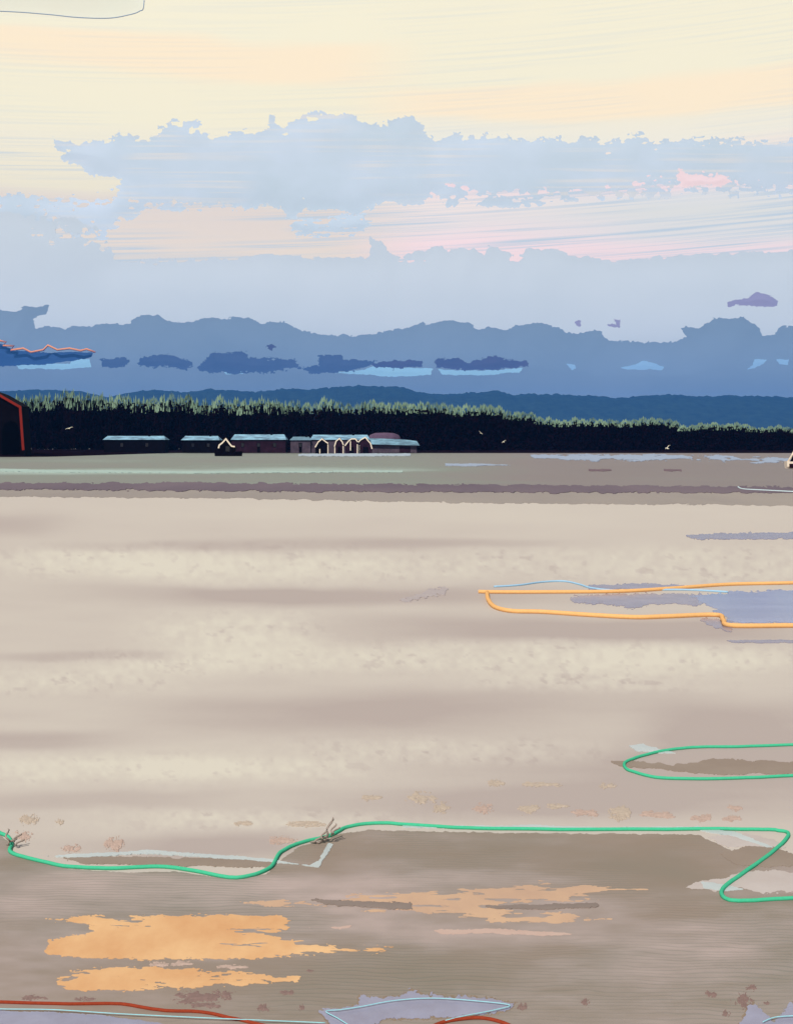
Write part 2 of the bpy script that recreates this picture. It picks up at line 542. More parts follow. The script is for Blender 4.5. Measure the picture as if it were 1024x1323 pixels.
# --------------------------------------------------------------- haze (air)
HAZE = 6.3e-5
hm = bpy.data.materials.new('haze'); hm.use_nodes = True
hn = hm.node_tree; hn.nodes.clear()
ho = N(hn, 'ShaderNodeOutputMaterial'); hv = N(hn, 'ShaderNodeVolumePrincipled')
hv.inputs['Color'].default_value = (0.075, 0.31, 0.93, 1); hv.inputs['Density'].default_value = HAZE
hv.inputs['Anisotropy'].default_value = 0.0
hn.links.new(hv.outputs[0], ho.inputs['Volume'])
bm = bmesh.new(); box(bm, -5200, 5200, -320, 9200, -2, 400)
tag(from_bm('haze', bm, hm), 'thin blue air between the flats and the distant hills', 'haze', kind='stuff')

# ------------------------------------------------------------------- ground
SAND_D = alb((188, 173, 164), E_G); SAND_M = alb((208, 196, 183), E_G); SAND_L = alb((224, 215, 197), E_G)
STROKES = [  # cx, cy, rx, ry, amount: bands of wetter (negative) and drier (positive) sand
    (330, 703, 260, 7, -.42), (600, 702, 130, 6, -.25), (450, 770, 300, 12, -.5), (330, 768, 90, 7, -.25), (700, 812, 260, 16, -.5),
    (860, 818, 190, 14, -.3), (120, 846, 130, 7, -.38), (430, 925, 240, 24, -.40), (620, 912, 250, 22, -.25), (0, 955, 150, 11, -.42), (-10, 675, 110, 16, -.42),
    (950, 945, 120, 40, -.6), (900, 1010, 300, 45, -.5), (650, 1040, 260, 20, -.4), (100, 1035, 170, 12, -.35), (300, 1095, 130, 18, -.45), (190, 1100, 170, 18, -.2),
    (130, 725, 130, 22, .38), (330, 730, 160, 24, .34), (420, 660, 330, 14, .1), (300, 815, 110, 26, .38), (640, 850, 330, 22, .32), (250, 855, 150, 18, .25),
    (100, 880, 130, 18, .25), (130, 992, 180, 20, .42), (330, 995, 140, 16, .3), (900, 730, 200, 22, .18), (880, 850, 160, 18, .2), (330, 1060, 200, 14, .2),
    (560, 970, 200, 16, .12), (760, 880, 160, 14, .12), (600, 730, 250, 18, .12),
]


def sand_tone(X, Y):
    yw = Y + 7 * fbm(X / 160, Y / 40, 31, 3)
    xw = X + 25 * fbm(X / 90, Y / 30, 32, 3)
    t = np.full(X.shape, 0.5)
    sp = np.zeros(X.shape)
    for cx, cy, rx, ry, a in STROKES:
        g = np.exp(-(np.abs((xw - cx) / rx) ** 3 + np.abs((yw - cy) / ry) ** 3))
        t = t + a * g
        if a > 0.1: sp = np.maximum(sp, g)
    t = t + 0.10 * fbm(X / 120, Y / 14, 33, 4)
    t = t + sp * 0.30 * fbm(X / 9, Y / 7, 34, 3)
    t = t - 0.3 * sp * (fbm(X / 14, Y / 9, 35, 3) > 0.42)
    return t


m_sand = toned('wet_sand', [(0.0, SAND_D), (0.5, SAND_M), (1.0, SAND_L)], rough=0.85, spec=0.08, grain=0.03, gscale=(7, 1.2, 1))
pys = [577.44, 577.6, 578, 578.6, 579.5, 581, 583, 585, 588, 592, 597, 603] + list(np.arange(610, 1352, 1.5))
ds = [EYE * F / (p - HY) for p in pys] + [4.4, 3.5, 2.0, 0.0, -5, -20, -60, -200]
fine = list(np.arange(-120, 1145, 3.0))
V = []; tones = []
rowpy = pys + [1352.0] * 8
for d, py in zip(ds, rowpy):
    de = max(d, 5.2)
    row = [-5000.0, -1000 - de * 0.3, -200 - de * 0.33] + [(px - 512) / F * de for px in fine] + [200 + de * 0.33, 1000 + de * 0.3, 5000.0]
    pxs = np.array([-120.0] * 3 + fine + [1144.0] * 3)
    tones.append(sand_tone(pxs, np.full(pxs.shape, py)))
    V += [(x, d, 0.0) for x in row]
nc = len(fine) + 6
Fc = []
for j in range(len(ds) - 1):
    for i in range(nc - 1):
        a = j * nc + i
        Fc.append((a, a + nc, a + nc + 1, a + 1))
g = link('ground', V, Fc, m_sand)
if g.data.polygons[0].normal.z < 0: g.data.flip_normals()
a = g.data.attributes.new('tone', 'FLOAT', 'POINT'); a.data.foreach_set('value', np.concatenate(tones).astype(np.float32))
tag(g, 'pale damp sand flat with cream and mauve bands', kind='structure')

# ------------------------------------------------- far water and its margins
def water_tone(X, Y):
    t = 0.42 - 0.30 * np.clip((X - 520) / 220, 0, 1) + 0.12 * fbm(X / 140, Y / 4, 41, 4)
    t = t + 0.40 * np.exp(-((Y - 609.5 - 2.5 * fbm(X / 200, Y * 0, 42, 2)) / 3.0) ** 2) * np.clip((620 - X) / 250, 0, 1)
    return t


m_sea = toned('silty_water', [(0.0, alb((140, 129, 125), E_G)), (0.15, alb((143, 132, 128), E_G)), (0.45, alb((140, 144, 132), E_G)),
                              (0.62, alb((158, 168, 156), E_G)), (0.95, alb((178, 196, 184), E_G))], rough=0.6, spec=0.05, grain=0.05, gscale=(.4, .06, 1))
o = patch('water', [(-140, 585), (1160, 585), (1160, 631), (-140, 629)], m_sea, layer=4, amp=1.2, sx=40, sy=8, seed=3, step=(3, .8), attr=water_tone)
tag(o, 'silty grey green water along the far shore', kind='structure')
m_mud1 = plain('mauve_mud', alb((102, 88, 100), E_G), rgba2=alb((124, 108, 114), E_G), scale=.3, stretch=(.3, .05, 1), rough=.9)
o = patch('mud_margin', [(-140, 624), (300, 625), (1160, 631), (1160, 637), (700, 637), (300, 635), (-140, 632)], m_mud1, layer=6, amp=3.2, sx=13, sy=4, seed=8, step=(2, .6), gain=.7)
tag(o, 'dark mauve mud margin along the near edge of the water', kind='structure')
m_mud2 = plain('grey_mud', alb((154, 143, 136), E_G), rgba2=alb((168, 156, 145), E_G), scale=.3, stretch=(.3, .05, 1), rough=.9)
o = patch('mud_flat', [(-140, 626), (1160, 629), (1160, 654), (600, 650), (300, 644), (-140, 641)], m_mud2, layer=2, amp=2.2, sx=14, sy=5, seed=9, step=(2, .6))
tag(o, 'greyish mud strip between the water and the pale sand', kind='structure')

# pale foam and slicks on the far water
m_foam = plain('foam', alb((156, 168, 186), E_G), rgba2=alb((170, 182, 200), E_G), scale=1, rough=.8)
m_foam2 = plain('bright_foam', alb((168, 180, 188), E_G), rgba2=alb((190, 202, 210), E_G), scale=1, rough=.8)
m_green = plain('pale_green_slick', alb((170, 192, 180), E_G), rgba2=alb((184, 202, 190), E_G), scale=1, rough=.8)
m_dkline = plain('dark_mud_bar', alb((120, 98, 104), E_G), scale=1, rough=.9)
FOAM = [([(685, 589), (760, 588.5), (850, 588.5), (905, 589), (960, 591), (1030, 592), (1030, 598), (960, 599), (900, 596), (850, 597), (740, 597), (690, 595)], m_foam, 3.0, 14, 'long ragged pale foam line below the right treeline', 12),
        ([(385, 587.5), (460, 587), (530, 587), (530, 590), (455, 590.5), (385, 590)], m_foam2, .8, 20, 'white foam line at the foot of the gabled huts', 13),
        ([(575, 600), (620, 599.5), (660, 602), (620, 603), (575, 602.5)], m_foam, .9, 15, 'short grey slick on the water right of the huts', 14),
        ([(430, 609), (520, 609), (520, 611), (430, 611)], m_green, .6, 15, 'short green slick in front of the right huts', 15),
        ([(-30, 606), (60, 608), (250, 610), (430, 609.5), (430, 611.5), (250, 612.5), (60, 611), (-30, 609.5)], m_green, .7, 25, 'long thin pale green slick across the left water', 16)]
for pts, m, am, sxx, lab, sd_ in FOAM:
    tag(patch('foam_streak', pts, m, layer=7, amp=am, sx=sxx, sy=3, seed=sd_, step=(1.2, .4), gain=.7, holes=[(860, 596, 200, 4, 5, 16, .12), (960, 596, 90, 5, 6, 12, .2), (720, 595, 60, 3, 4, 14, .2)]), lab, 'foam', 'foam and slicks on the far water')
for pts, lab, sd_ in [([(760, 607), (790, 607), (790, 609.5), (760, 609.5)], 'left of two short dark mud bars in the right water', 21),
                      ([(857, 607), (880, 607), (880, 609.5), (857, 609.5)], 'right of two short dark mud bars in the right water', 22)]:
    tag(patch('mud_bar', pts, m_dkline, layer=7, amp=1.0, sx=12, sy=3, seed=sd_, step=(1, .5)), lab, 'mud bar', 'dark mud bars in the far water')

# ------------------------------------------------------ foreground wet flats
def fore_tone(X, Y):
    t = 0.52 + 0.30 * fbm(X / 150, Y / 16, 51, 4) + .20 * fbm(X / 40, Y / 8, 53, 4)
    for cx, cy, rx, ry, a in [(640, 1100, 260, 26, -.38), (860, 1125, 110, 45, -.50), (420, 1105, 40, 26, -.3), (180, 1145, 220, 26, .30), (60, 1200, 120, 70, .15), (480, 1145, 130, 26, .25),
                              (600, 1205, 220, 24, .15), (300, 1275, 300, 30, -.38), (560, 1250, 150, 22, -.22), (880, 1230, 160, 60, .18), (700, 1230, 120, 20, -.12), (430, 1215, 60, 20, -.1),
                              (880, 1180, 90, 14, -.25), (330, 1125, 200, 8, -.35), (20, 1115, 40, 14, -.4)]:
        t = t + a * np.exp(-(((X + 20 * fbm(X / 80, Y / 20, 52, 2) - cx) / rx) ** 2 + ((Y - cy) / ry) ** 2))
    return t


m_fore = toned('wet_mud', [(0.0, alb((153, 135, 119), E_G)), (0.3, alb((157, 140, 126), E_G)), (0.6, alb((172, 155, 145), E_G)), (1.0, alb((196, 175, 166), E_G))],
               rough=0.6, spec=0.12, grain=0.03, gscale=(3, .8, 1), ripple=(8.0, 11.0, 0.55, 0.10, 0.02))
EDGE = [(-140, 1070), (0, 1079), (14, 1090), (18, 1102), (45, 1113), (90, 1123), (150, 1127), (230, 1127), (300, 1136), (345, 1130), (365, 1110), (385, 1095), (420, 1086), (440, 1077), (475, 1073), (560, 1075),
        (700, 1077), (850, 1078), (905, 1080), (925, 1090), (945, 1100), (1000, 1110), (1024, 1118), (1160, 1122)]
o = patch('wet_mud', EDGE + [(1160, 1360), (-140, 1360)], m_fore, layer=1, amp=2.0, sx=9, sy=6, seed=61, step=(2, 1.5), rise=.001, attr=fore_tone)
tag(o, 'brown wet mud with fine ripples in the foreground', kind='structure')

m_or1 = plain('orange_reflection', alb((222, 164, 112), E_G), rgba2=alb((243, 196, 142), E_G), scale=2.2, stretch=(1, .6, 1), rough=.7, bump=.1)  # sunset reflection on the wet mud, put into the base colour
m_or2 = plain('faded_reflection', alb((200, 164, 138), E_G), rgba2=alb((221, 182, 146), E_G), scale=2.0, stretch=(1, .6, 1), rough=.7, bump=.1)
m_or3 = plain('pink_reflection', alb((205, 172, 156), E_G), rgba2=alb((212, 184, 168), E_G), scale=2.5, rough=.7)
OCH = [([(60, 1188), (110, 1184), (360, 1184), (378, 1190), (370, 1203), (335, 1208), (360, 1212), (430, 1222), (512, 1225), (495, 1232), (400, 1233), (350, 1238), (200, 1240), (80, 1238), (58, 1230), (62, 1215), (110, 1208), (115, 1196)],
        m_or1, 4.5, 22, 'largest bright orange sunset reflection in the left foreground', 71),
       ([(70, 1268), (95, 1252), (200, 1251), (300, 1256), (350, 1262), (388, 1263), (385, 1270), (300, 1275), (180, 1281), (90, 1280), (72, 1274)], m_or1, 3.5, 18, 'second bright orange sunset reflection just below the largest', 72),
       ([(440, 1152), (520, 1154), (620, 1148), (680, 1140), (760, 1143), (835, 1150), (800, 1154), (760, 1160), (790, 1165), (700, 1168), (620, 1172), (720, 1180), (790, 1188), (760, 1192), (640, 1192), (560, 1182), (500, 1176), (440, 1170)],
        m_or2, 4.5, 24, 'wide faded orange sunset reflection right of centre', 73),
       ([(310, 1166), (360, 1163), (440, 1168), (530, 1178), (500, 1181), (420, 1174), (340, 1172)], m_or2, 2.5, 20, 'thin faded orange tongue of sunset reflection left of the wide patch', 74),
       ([(400, 1200), (455, 1195), (452, 1201), (405, 1203)], m_or3, 2.0, 12, 'small pink reflection sliver above the orange tip', 75),
       ([(560, 1203), (640, 1201), (700, 1204), (750, 1208), (700, 1210), (640, 1207), (570, 1207)], m_or3, 2.2, 18, 'pink reflection sliver below the wide faded patch', 76)]
HO = [(150, 1196, 60, 7, 34, 26, .14), (350, 1208, 90, 10, 32, 26, .14), (260, 1222, 150, 6, 17, 30, .12), (480, 1228, 80, 8, 16, 18, .2), (620, 1160, 190, 20, 13, 34, .12), (720, 1180, 130, 14, 15, 30, .12), (780, 1154, 80, 14, 15, 24, .14), (250, 1266, 140, 9, 9, 26, .14), (90, 1262, 40, 12, 12, 18, .16), (450, 1160, 60, 16, 24, 22, .14)]
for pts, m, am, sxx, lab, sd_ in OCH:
    tag(patch('reflection_patch', pts, m, layer=3, amp=am, sx=sxx, sy=4.5, seed=sd_, step=(1.2, .6), gain=.7, holes=HO), lab, 'sand patch', 'sky reflections painted on the wet mud')  # painted sunset reflections, not patches of sand
m_dk = plain('dark_mud', alb((146, 130, 120), E_G), scale=2, rough=.8)
for pts, lab, sd_ in [([(400, 1163), (460, 1166), (532, 1168), (532, 1176), (500, 1175), (420, 1170)], 'left dark mud streak in the faded orange reflection', 81),
                      ([(628, 1172), (700, 1170), (770, 1168), (775, 1173), (700, 1176), (640, 1175)], 'right dark mud streak in the faded orange reflection', 82)]:
    tag(patch('mud_streak', pts, m_dk, layer=6, amp=2.6, sx=14, sy=3, seed=sd_, step=(1, .6), gain=.68), lab, 'mud streak', 'dark mud streaks on the orange reflection')

# pale sand showing through at the right bend, brown mud streaks by the edge
m_pale = plain('pale_wet_sand', alb((196, 182, 173), E_G), rgba2=alb((206, 194, 186), E_G), scale=3, rough=.8)
m_brown = plain('brown_mud', alb((152, 134, 119), E_G), rgba2=alb((160, 143, 128), E_G), scale=2, rough=.85)
for pts, lab, sd_, am in [([(912, 1082), (960, 1078), (1000, 1084), (1014, 1096), (985, 1098), (960, 1094), (940, 1096)], 'pale sand tongue inside the upper bend of the green painted stroke', 85, 3.5),
                          ([(884, 1148), (905, 1138), (930, 1136), (955, 1128), (1000, 1126), (1030, 1130), (1030, 1152), (985, 1156), (955, 1148), (925, 1152), (900, 1150)], 'pale sand tongue crossed by the lower bend of the green painted stroke', 86, 4)]:
    tag(patch('sand_tongue', pts, m_pale, layer=3, amp=am, sx=14, sy=6, seed=sd_, step=(1.5, .8)), lab, 'sand tongue', 'pale sand tongues by the right bend')
for pts, lab, sd_, am in [([(78, 1109), (120, 1107), (350, 1112), (352, 1122), (250, 1119), (110, 1117)], 'brown mud streak just above the green rope at left', 87, 2.5),
                          ([(790, 984), (830, 985), (870, 990), (920, 981), (1040, 986), (1040, 1000), (930, 1001), (850, 994), (800, 991)], 'brown mud streak inside the green rope loop at right', 88, 3),
                          ([(930, 1104), (970, 1094), (1010, 1098), (1030, 1108), (1030, 1118), (985, 1122), (950, 1118)], 'brown mud wedge behind the upper rope bend', 89, 3.0)]:
    tag(patch('mud_patch', pts, m_brown, layer=4, amp=am, sx=12, sy=5, seed=sd_, step=(1.5, .8)), lab, 'mud patch', 'brown mud patches')

# light water films along the waterline
m_film = plain('pale_water_film', alb((188, 196, 194), E_G), rgba2=alb((200, 207, 204), E_G), scale=3, rough=.35, spec=.4)
for pts, lab, sd_ in [([(812, 964), (830, 962), (852, 968), (872, 974), (850, 974), (822, 971)], 'pale water film above the tip of the green rope loop', 91),
                      ([(60, 1107), (130, 1103), (190, 1099), (260, 1104), (340, 1110), (400, 1120), (412, 1112), (424, 1090), (430, 1092), (412, 1122), (380, 1117), (330, 1113), (190, 1104), (100, 1109)], 'thin pale water film round the left bay', 92),
                      ([(520, 1066), (600, 1068), (680, 1067), (780, 1070), (900, 1069), (950, 1076), (1000, 1096), (990, 1096), (945, 1081), (900, 1073), (700, 1072), (520, 1070)], 'pale water film along the long straight of the green rope', 93),
                      ([(905, 1140), (930, 1143), (960, 1150), (935, 1153), (908, 1149)], 'short pale water film left of the lower rope bend', 94)]:
    tag(patch('water_film', pts, m_film, layer=5, amp=1.6, sx=16, sy=4, seed=sd_, step=(1.2, .6), gain=.68), lab, 'water film', 'pale water films by the green painted stroke')

# ------------------------------------------------------------------- pools
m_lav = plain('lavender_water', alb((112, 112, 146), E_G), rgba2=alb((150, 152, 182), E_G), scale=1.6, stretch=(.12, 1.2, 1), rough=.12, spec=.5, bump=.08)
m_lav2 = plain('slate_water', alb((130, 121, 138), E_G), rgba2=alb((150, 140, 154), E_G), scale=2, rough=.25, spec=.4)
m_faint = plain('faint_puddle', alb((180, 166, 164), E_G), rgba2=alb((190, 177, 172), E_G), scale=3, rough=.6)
POOLS = [('tide_pool', [(885, 772), (905, 769), (960, 764), (1160, 762), (1160, 806), (948, 805), (938, 798), (915, 792), (930, 786), (900, 780)], m_lav, 3, 20, 'lavender tide pool inside the orange rope at the right edge', 101),
         ('tide_pool', [(735, 771), (800, 768), (905, 768), (905, 782), (840, 780), (820, 786), (790, 782), (740, 778)], m_lav2, 3.2, 14, 'mottled slate pool inside the orange rope', 102),
         ('tide_pool', [(760, 756), (830, 754), (900, 757), (860, 761), (760, 762)], m_lav2, 2.0, 14, 'thin slate puddle just behind the orange rope', 103),
         ('tide_pool', [(886, 692), (930, 689), (1160, 687), (1160, 695), (960, 697), (892, 697)], m_lav2, 2.2, 12, 'farthest thin slate puddle at the right edge', 104),
         ('tide_pool', [(938, 828), (990, 827), (1060, 828), (1060, 831), (945, 831)], m_lav2, 1.0, 14, 'thin mauve puddle in front of the orange rope', 105),
         ('tide_pool', [(900, 800), (925, 800), (945, 804), (945, 818), (925, 812)], m_lav2, 2.5, 8, 'small slate puddle at the step in the orange rope', 106),
         ('tide_pool', [(516, 776), (540, 769), (556, 761), (578, 760), (574, 768), (540, 774), (522, 779)], m_faint, 3.4, 7, 'small faint mauve puddle left of the orange rope tip', 107)]
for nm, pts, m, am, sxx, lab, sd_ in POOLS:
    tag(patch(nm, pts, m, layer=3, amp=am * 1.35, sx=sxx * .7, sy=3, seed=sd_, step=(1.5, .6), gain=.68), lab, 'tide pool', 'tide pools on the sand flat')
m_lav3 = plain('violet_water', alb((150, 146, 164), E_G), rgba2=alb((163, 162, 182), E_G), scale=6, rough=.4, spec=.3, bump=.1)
m_rimd = plain('pool_rim_mud', alb((148, 128, 108), E_G), scale=4, rough=.9)
NEAR = [([(412, 1308), (440, 1304), (464, 1299), (466, 1287), (490, 1291), (516, 1288), (528, 1280), (545, 1286), (580, 1288), (625, 1291), (664, 1298), (658, 1306), (620, 1312), (560, 1316), (500, 1318), (470, 1330), (430, 1330)],
         'jagged violet puddle at the bottom centre', 111, 5.0),
        ([(955, 1322), (968, 1300), (976, 1296), (985, 1310), (1000, 1322), (1020, 1298), (1060, 1292), (1060, 1345), (960, 1345)], 'jagged violet puddle in the bottom right corner', 112, 5.5),
        ([(-40, 1306), (60, 1309), (130, 1313), (210, 1324), (240, 1345), (-40, 1345)], 'smooth violet puddle in the bottom left corner', 113, 1.8)]
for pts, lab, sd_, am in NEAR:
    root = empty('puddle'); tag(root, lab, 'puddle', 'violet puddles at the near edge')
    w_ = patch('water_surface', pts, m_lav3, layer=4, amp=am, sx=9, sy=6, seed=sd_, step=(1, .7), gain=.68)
    big = [(x, y) for x, y in pts]
    cx = sum(p[0] for p in pts) / len(pts); cy = sum(p[1] for p in pts) / len(pts)
    big = [(x + (2.0 if x > cx else -2.0), y + (1.6 if y > cy else -1.6)) for x, y in pts]
    r_ = patch('mud_rim', big, m_rimd, layer=2, amp=am, sx=9, sy=6, seed=sd_, step=(1, .7), gain=.68)
    root.location = (w_.location.x, w_.location.y, 0)
    for c in (w_, r_):
        c.location = c.location - root.location
        c.parent = root

# ------------------------------------------------------------------- painted outline strokes
m_rg = plain('green_stroke', alb((74, 194, 148), (1.06, 1.12, 1.1)), var=.06, scale=60, rough=1, spec=0)  # drawn outline strokes, built as tubes added on the sand, not real ropes
m_ro = plain('orange_stroke', alb((238, 182, 116), (1.05, 1.05, 1.0)), var=.06, scale=30, rough=1, spec=0)
m_rr = plain('red_stroke', alb((146, 62, 42), (1.0, 1.0, 1.0)), var=.12, scale=80, rough=1, spec=0)
m_rc = plain('cyan_stroke', alb((160, 214, 222), (1.05, 1.05, 1.05)), var=.05, scale=60, rough=1, spec=0)
m_rb = plain('pale_blue_stroke', alb((158, 196, 222), (1.0, 1.0, 1.0)), var=.05, scale=60, rough=1, spec=0)
m_rw = plain('white_stroke', alb((196, 214, 216), (1.0, 1.0, 1.0)), var=.05, scale=60, rough=1, spec=0)
brushstroke('brushstroke', [(-60, 1060), (-20, 1072), (0, 1078), (10, 1083), (15, 1092), (14, 1103), (40, 1112), (90, 1122), (150, 1124), (200, 1122), (245, 1126), (290, 1135), (315, 1135), (348, 1124), (362, 1104), (385, 1092), (425, 1082), (450, 1070), (490, 1065), (520, 1067), (590, 1071), (720, 1074), (900, 1073),
              (985, 1074), (1006, 1075), (1018, 1079), (1012, 1090), (990, 1109), (960, 1130), (936, 1148), (932, 1158), (942, 1165), (970, 1166), (1024, 1163), (1100, 1160)], 5.0, m_rg,
     'long bright green painted stroke along the edge of the foreground mud, doubling back at right', wob=.8)
brushstroke('brushstroke', [(1100, 962), (1024, 964), (960, 966), (900, 967), (850, 973), (815, 983), (806, 990), (815, 998), (855, 1007), (930, 1008), (980, 1006), (1024, 1004), (1100, 1002)], 4.2, m_rg,
     'short bright green painted stroke looped round a brown mud streak at the right edge', wob=.6)
brushstroke('brushstroke', [(1100, 752), (1024, 755), (940, 757), (870, 762), (800, 766), (700, 767), (640, 767), (618, 766.5)], 5.0, m_ro, 'upper orange painted stroke along the back of the right tide pool', group=None)
brushstroke('brushstroke', [(629, 768), (631, 778), (640, 787), (662, 792), (700, 793), (760, 797), (820, 800), (860, 799), (925, 797), (934, 804), (945, 811), (1024, 811), (1100, 812)], 6.2, m_ro,
     'lower stepped orange painted stroke along the front of the right tide pool')
brushstroke('brushstroke', [(-60, 1295), (0, 1297), (80, 1299), (150, 1299), (185, 1304), (215, 1308), (260, 1310), (300, 1318), (340, 1327), (380, 1336)], 4.6, m_rr, 'dark red painted stroke across the bottom left corner', wob=.5)
brushstroke('brushstroke', [(545, 1336), (570, 1324), (600, 1318.5), (625, 1318), (650, 1324), (675, 1336)], 5.0, m_rr, 'short arched dark red painted stroke at the bottom centre')
brushstroke('brushline', [(-60, 1306), (0, 1308), (70, 1309), (150, 1314), (230, 1318), (320, 1322), (420, 1326)], 1.3, m_rc, 'thin cyan painted line in front of the dark red stroke at bottom left', 'brushline', lift=.012)
brushstroke('brushline', [(452, 1330), (436, 1320), (421, 1311), (440, 1309), (466, 1305), (510, 1297), (560, 1294), (620, 1298), (658, 1303), (640, 1309), (600, 1317), (575, 1323)], 1.3, m_rc, 'thin cyan painted line looped over the bottom centre puddle', 'brushline', lift=.012)
brushstroke('brushline', [(985, 1325), (1000, 1319), (1024, 1317), (1060, 1316)], 1.4, m_rc, 'short thin cyan painted line over the bottom right puddle', 'brushline', lift=.012)
brushstroke('brushline', [(638, 759), (670, 757), (700, 753), (728, 752), (748, 756), (765, 761), (800, 764), (880, 763), (940, 766)], 2.6, m_rb, 'pale blue painted line lying behind the orange stroke', 'brushline')
brushstroke('brushline', [(953, 630), (960, 633), (985, 634.5), (1024, 636.5), (1060, 638)], 2.4, m_rw, 'white painted line on the mud near the right edge', 'brushline')

# ------------------------------------------------------------ seaweed clumps
m_w1 = plain('ochre_weed', alb((197, 178, 158), E_G), var=.12, scale=30)
m_w2 = plain('rust_weed', alb((197, 170, 154), E_G), var=.12, scale=30)
m_w3 = plain('dark_weed', alb((142, 116, 108), E_G), var=.12, scale=30)


def weed(px, py, wpx, hpx, m, label, group, seed):
    x, d = ground_at(px, py)
    pts = [(px + wpx / 2 * math.cos(a), py + hpx / 2 * math.sin(a)) for a in np.linspace(0, 2 * math.pi, 12, endpoint=False)]
    o = patch('seaweed_clump', pts, m, layer=2, amp=min(wpx, hpx) * .85, sx=wpx * .22, sy=hpx * .4, seed=seed, step=(max(.6, wpx / 36), max(.4, hpx / 16)), rise=.004, soft=4, gain=.7)
    return tag(o, label, 'seaweed', group)


WE = [(545, 1032, 34, 12, m_w1, 'largest ochre seaweed clump on the sand above the green painted stroke'), (625, 1045, 28, 9, m_w2, None), (683, 1045, 26, 9, m_w1, None), (755, 1050, 34, 8, m_w2, None), (800, 1050, 26, 14, m_w1, None),
      (850, 1053, 44, 8, m_w2, None), (905, 1057, 26, 7, m_w2, None), (945, 1058, 24, 7, m_w2, None), (700, 1014, 50, 5, m_w1, None), (785, 1016, 20, 6, m_w1, None), (570, 1044, 18, 10, m_w1, None),
      (640, 1012, 24, 7, m_w1, None), (720, 1042, 30, 5, m_w1, None), (950, 1044, 18, 6, m_w2, None),
      (38, 1060, 20, 10, m_w1, None), (30, 1081, 24, 8, m_w2, None), (92, 1097, 22, 8, m_w2, None), (147, 1091, 24, 12, m_w2, None), (78, 1062, 10, 6, m_w1, None), (365, 1086, 34, 8, m_w2, None), (315, 1064, 24, 5, m_w1, None), (395, 1065, 50, 5, m_w1, None),
      (480, 1031, 26, 5, m_w1, None)]
for i, (px, py, ww, hh, m, lab) in enumerate(WE):
    if lab is None:
        rust = 'rust' if m is m_w2 else 'ochre'
        lab = f'{rust} seaweed clump on the sand ' + ('above the left bay of the green painted stroke' if px < 450 else 'above the long straight of the green painted stroke')
    weed(px, py, ww, hh, m, lab, 'seaweed clumps on the sand', 200 + i)
WD = [(250, 1290, 60, 12, 'widest dark red weed clump below the orange patches'), (290, 1287, 24, 10, None), (265, 1300, 40, 6, None), (340, 1304, 14, 8, None), (390, 1303, 8, 6, None), (370, 1283, 18, 5, None),
      (755, 1296, 9, 9, None), (675, 1302, 12, 9, None), (918, 1285, 14, 7, None), (960, 1294, 18, 14, None), (970, 1277, 14, 5, None), (938, 1310, 8, 6, None), (990, 1297, 8, 4, None),
      (205, 1247, 24, 6, None), (235, 1246, 30, 5, None), (300, 1250, 40, 5, None), (110, 1292, 26, 4, None), (45, 1290, 34, 5, None), (400, 1255, 10, 3, None)]
for i, (px, py, ww, hh, lab) in enumerate(WD):
    lab = lab or ('small dark red weed scrap among the orange patches at lower left' if px < 450 else 'small dark weed scrap on the mud at lower right')
    weed(px, py, ww, hh, m_w3 if i not in (13, 14, 15) else m_w2, lab, 'dark weed scraps on the mud', 300 + i)
m_drift = plain('driftwood', alb((160, 144, 132), E_G), var=.2, scale=20)


def driftwood(px, py, parts, label):
    x, d = ground_at(px, py)
    root = empty('driftwood', (x, d, 0)); tag(root, label, 'driftwood')
    s = d / F
    for (a, b, r) in parts:
        P3 = [((a[0] + (b[0] - a[0]) * t) * s + .01 * math.sin(t * 9), -.02 * math.sin(t * 5), max(r * s * .7, (a[1] + (b[1] - a[1]) * t) * s)) for t in np.linspace(0, 1, 9)]
        tube('branch', P3, r * s, m_drift, root, 6, origin=False, taper=True)


driftwood(424, 1090, [((-24, 2), (-2, 9), 1.5), ((-18, 1), (0, 5), 1.2), ((-4, 6), (5, 33), 1.5), ((2, 10), (9, 25), 1.1), ((3, 12), (14, 20), 1.0), ((-10, 4), (-4, 16), 1.1)], 'grey driftwood snag on the corner of the bay under the green rope')
driftwood(16, 1096, [((-8, 4), (4, 12), 1.4), ((-4, 8), (-8, 24), 1.2), ((0, 8), (10, 18), 1.1), ((2, 4), (14, 10), 1)], 'small driftwood snag by the green rope at the left edge')

# ------------------------------------------------------------------- clouds
c_up = cloud_mat('upper_cloud', (193, 207, 217), (205, 217, 231), streak=.55)
c_pale = cloud_mat('pale_cloud', (199, 209, 217), (204, 213, 221))
c_mid = cloud_mat('blue_cloud', (121, 144, 167), (129, 151, 174))
c_dark = cloud_mat('dark_blue_cloud', (68, 88, 122), (80, 98, 130), 3)
c_navy = cloud_mat('navy_cloud', (44, 72, 118), (50, 78, 124), 3)
c_purp = cloud_mat('purple_cloud', (70, 82, 116), (88, 90, 122), 3)
c_cyan = cloud_mat('light_cyan_cloud', (156, 205, 240), (164, 210, 242), 3)
c_ltb = cloud_mat('light_blue_cloud', (140, 178, 214), (158, 198, 230), 3)
c_mauve = cloud_mat('mauve_cloud', (142, 142, 176), (150, 148, 182), 3)
c_grey = cloud_mat('grey_green_cloud', (236, 232, 212), (241, 237, 217), 1)
c_rim = cloud_mat('slate_rim', (146, 164, 186), (152, 170, 190), 3)
c_or = cloud_mat('lit_rim', (240, 140, 58), (248, 152, 70), 3)

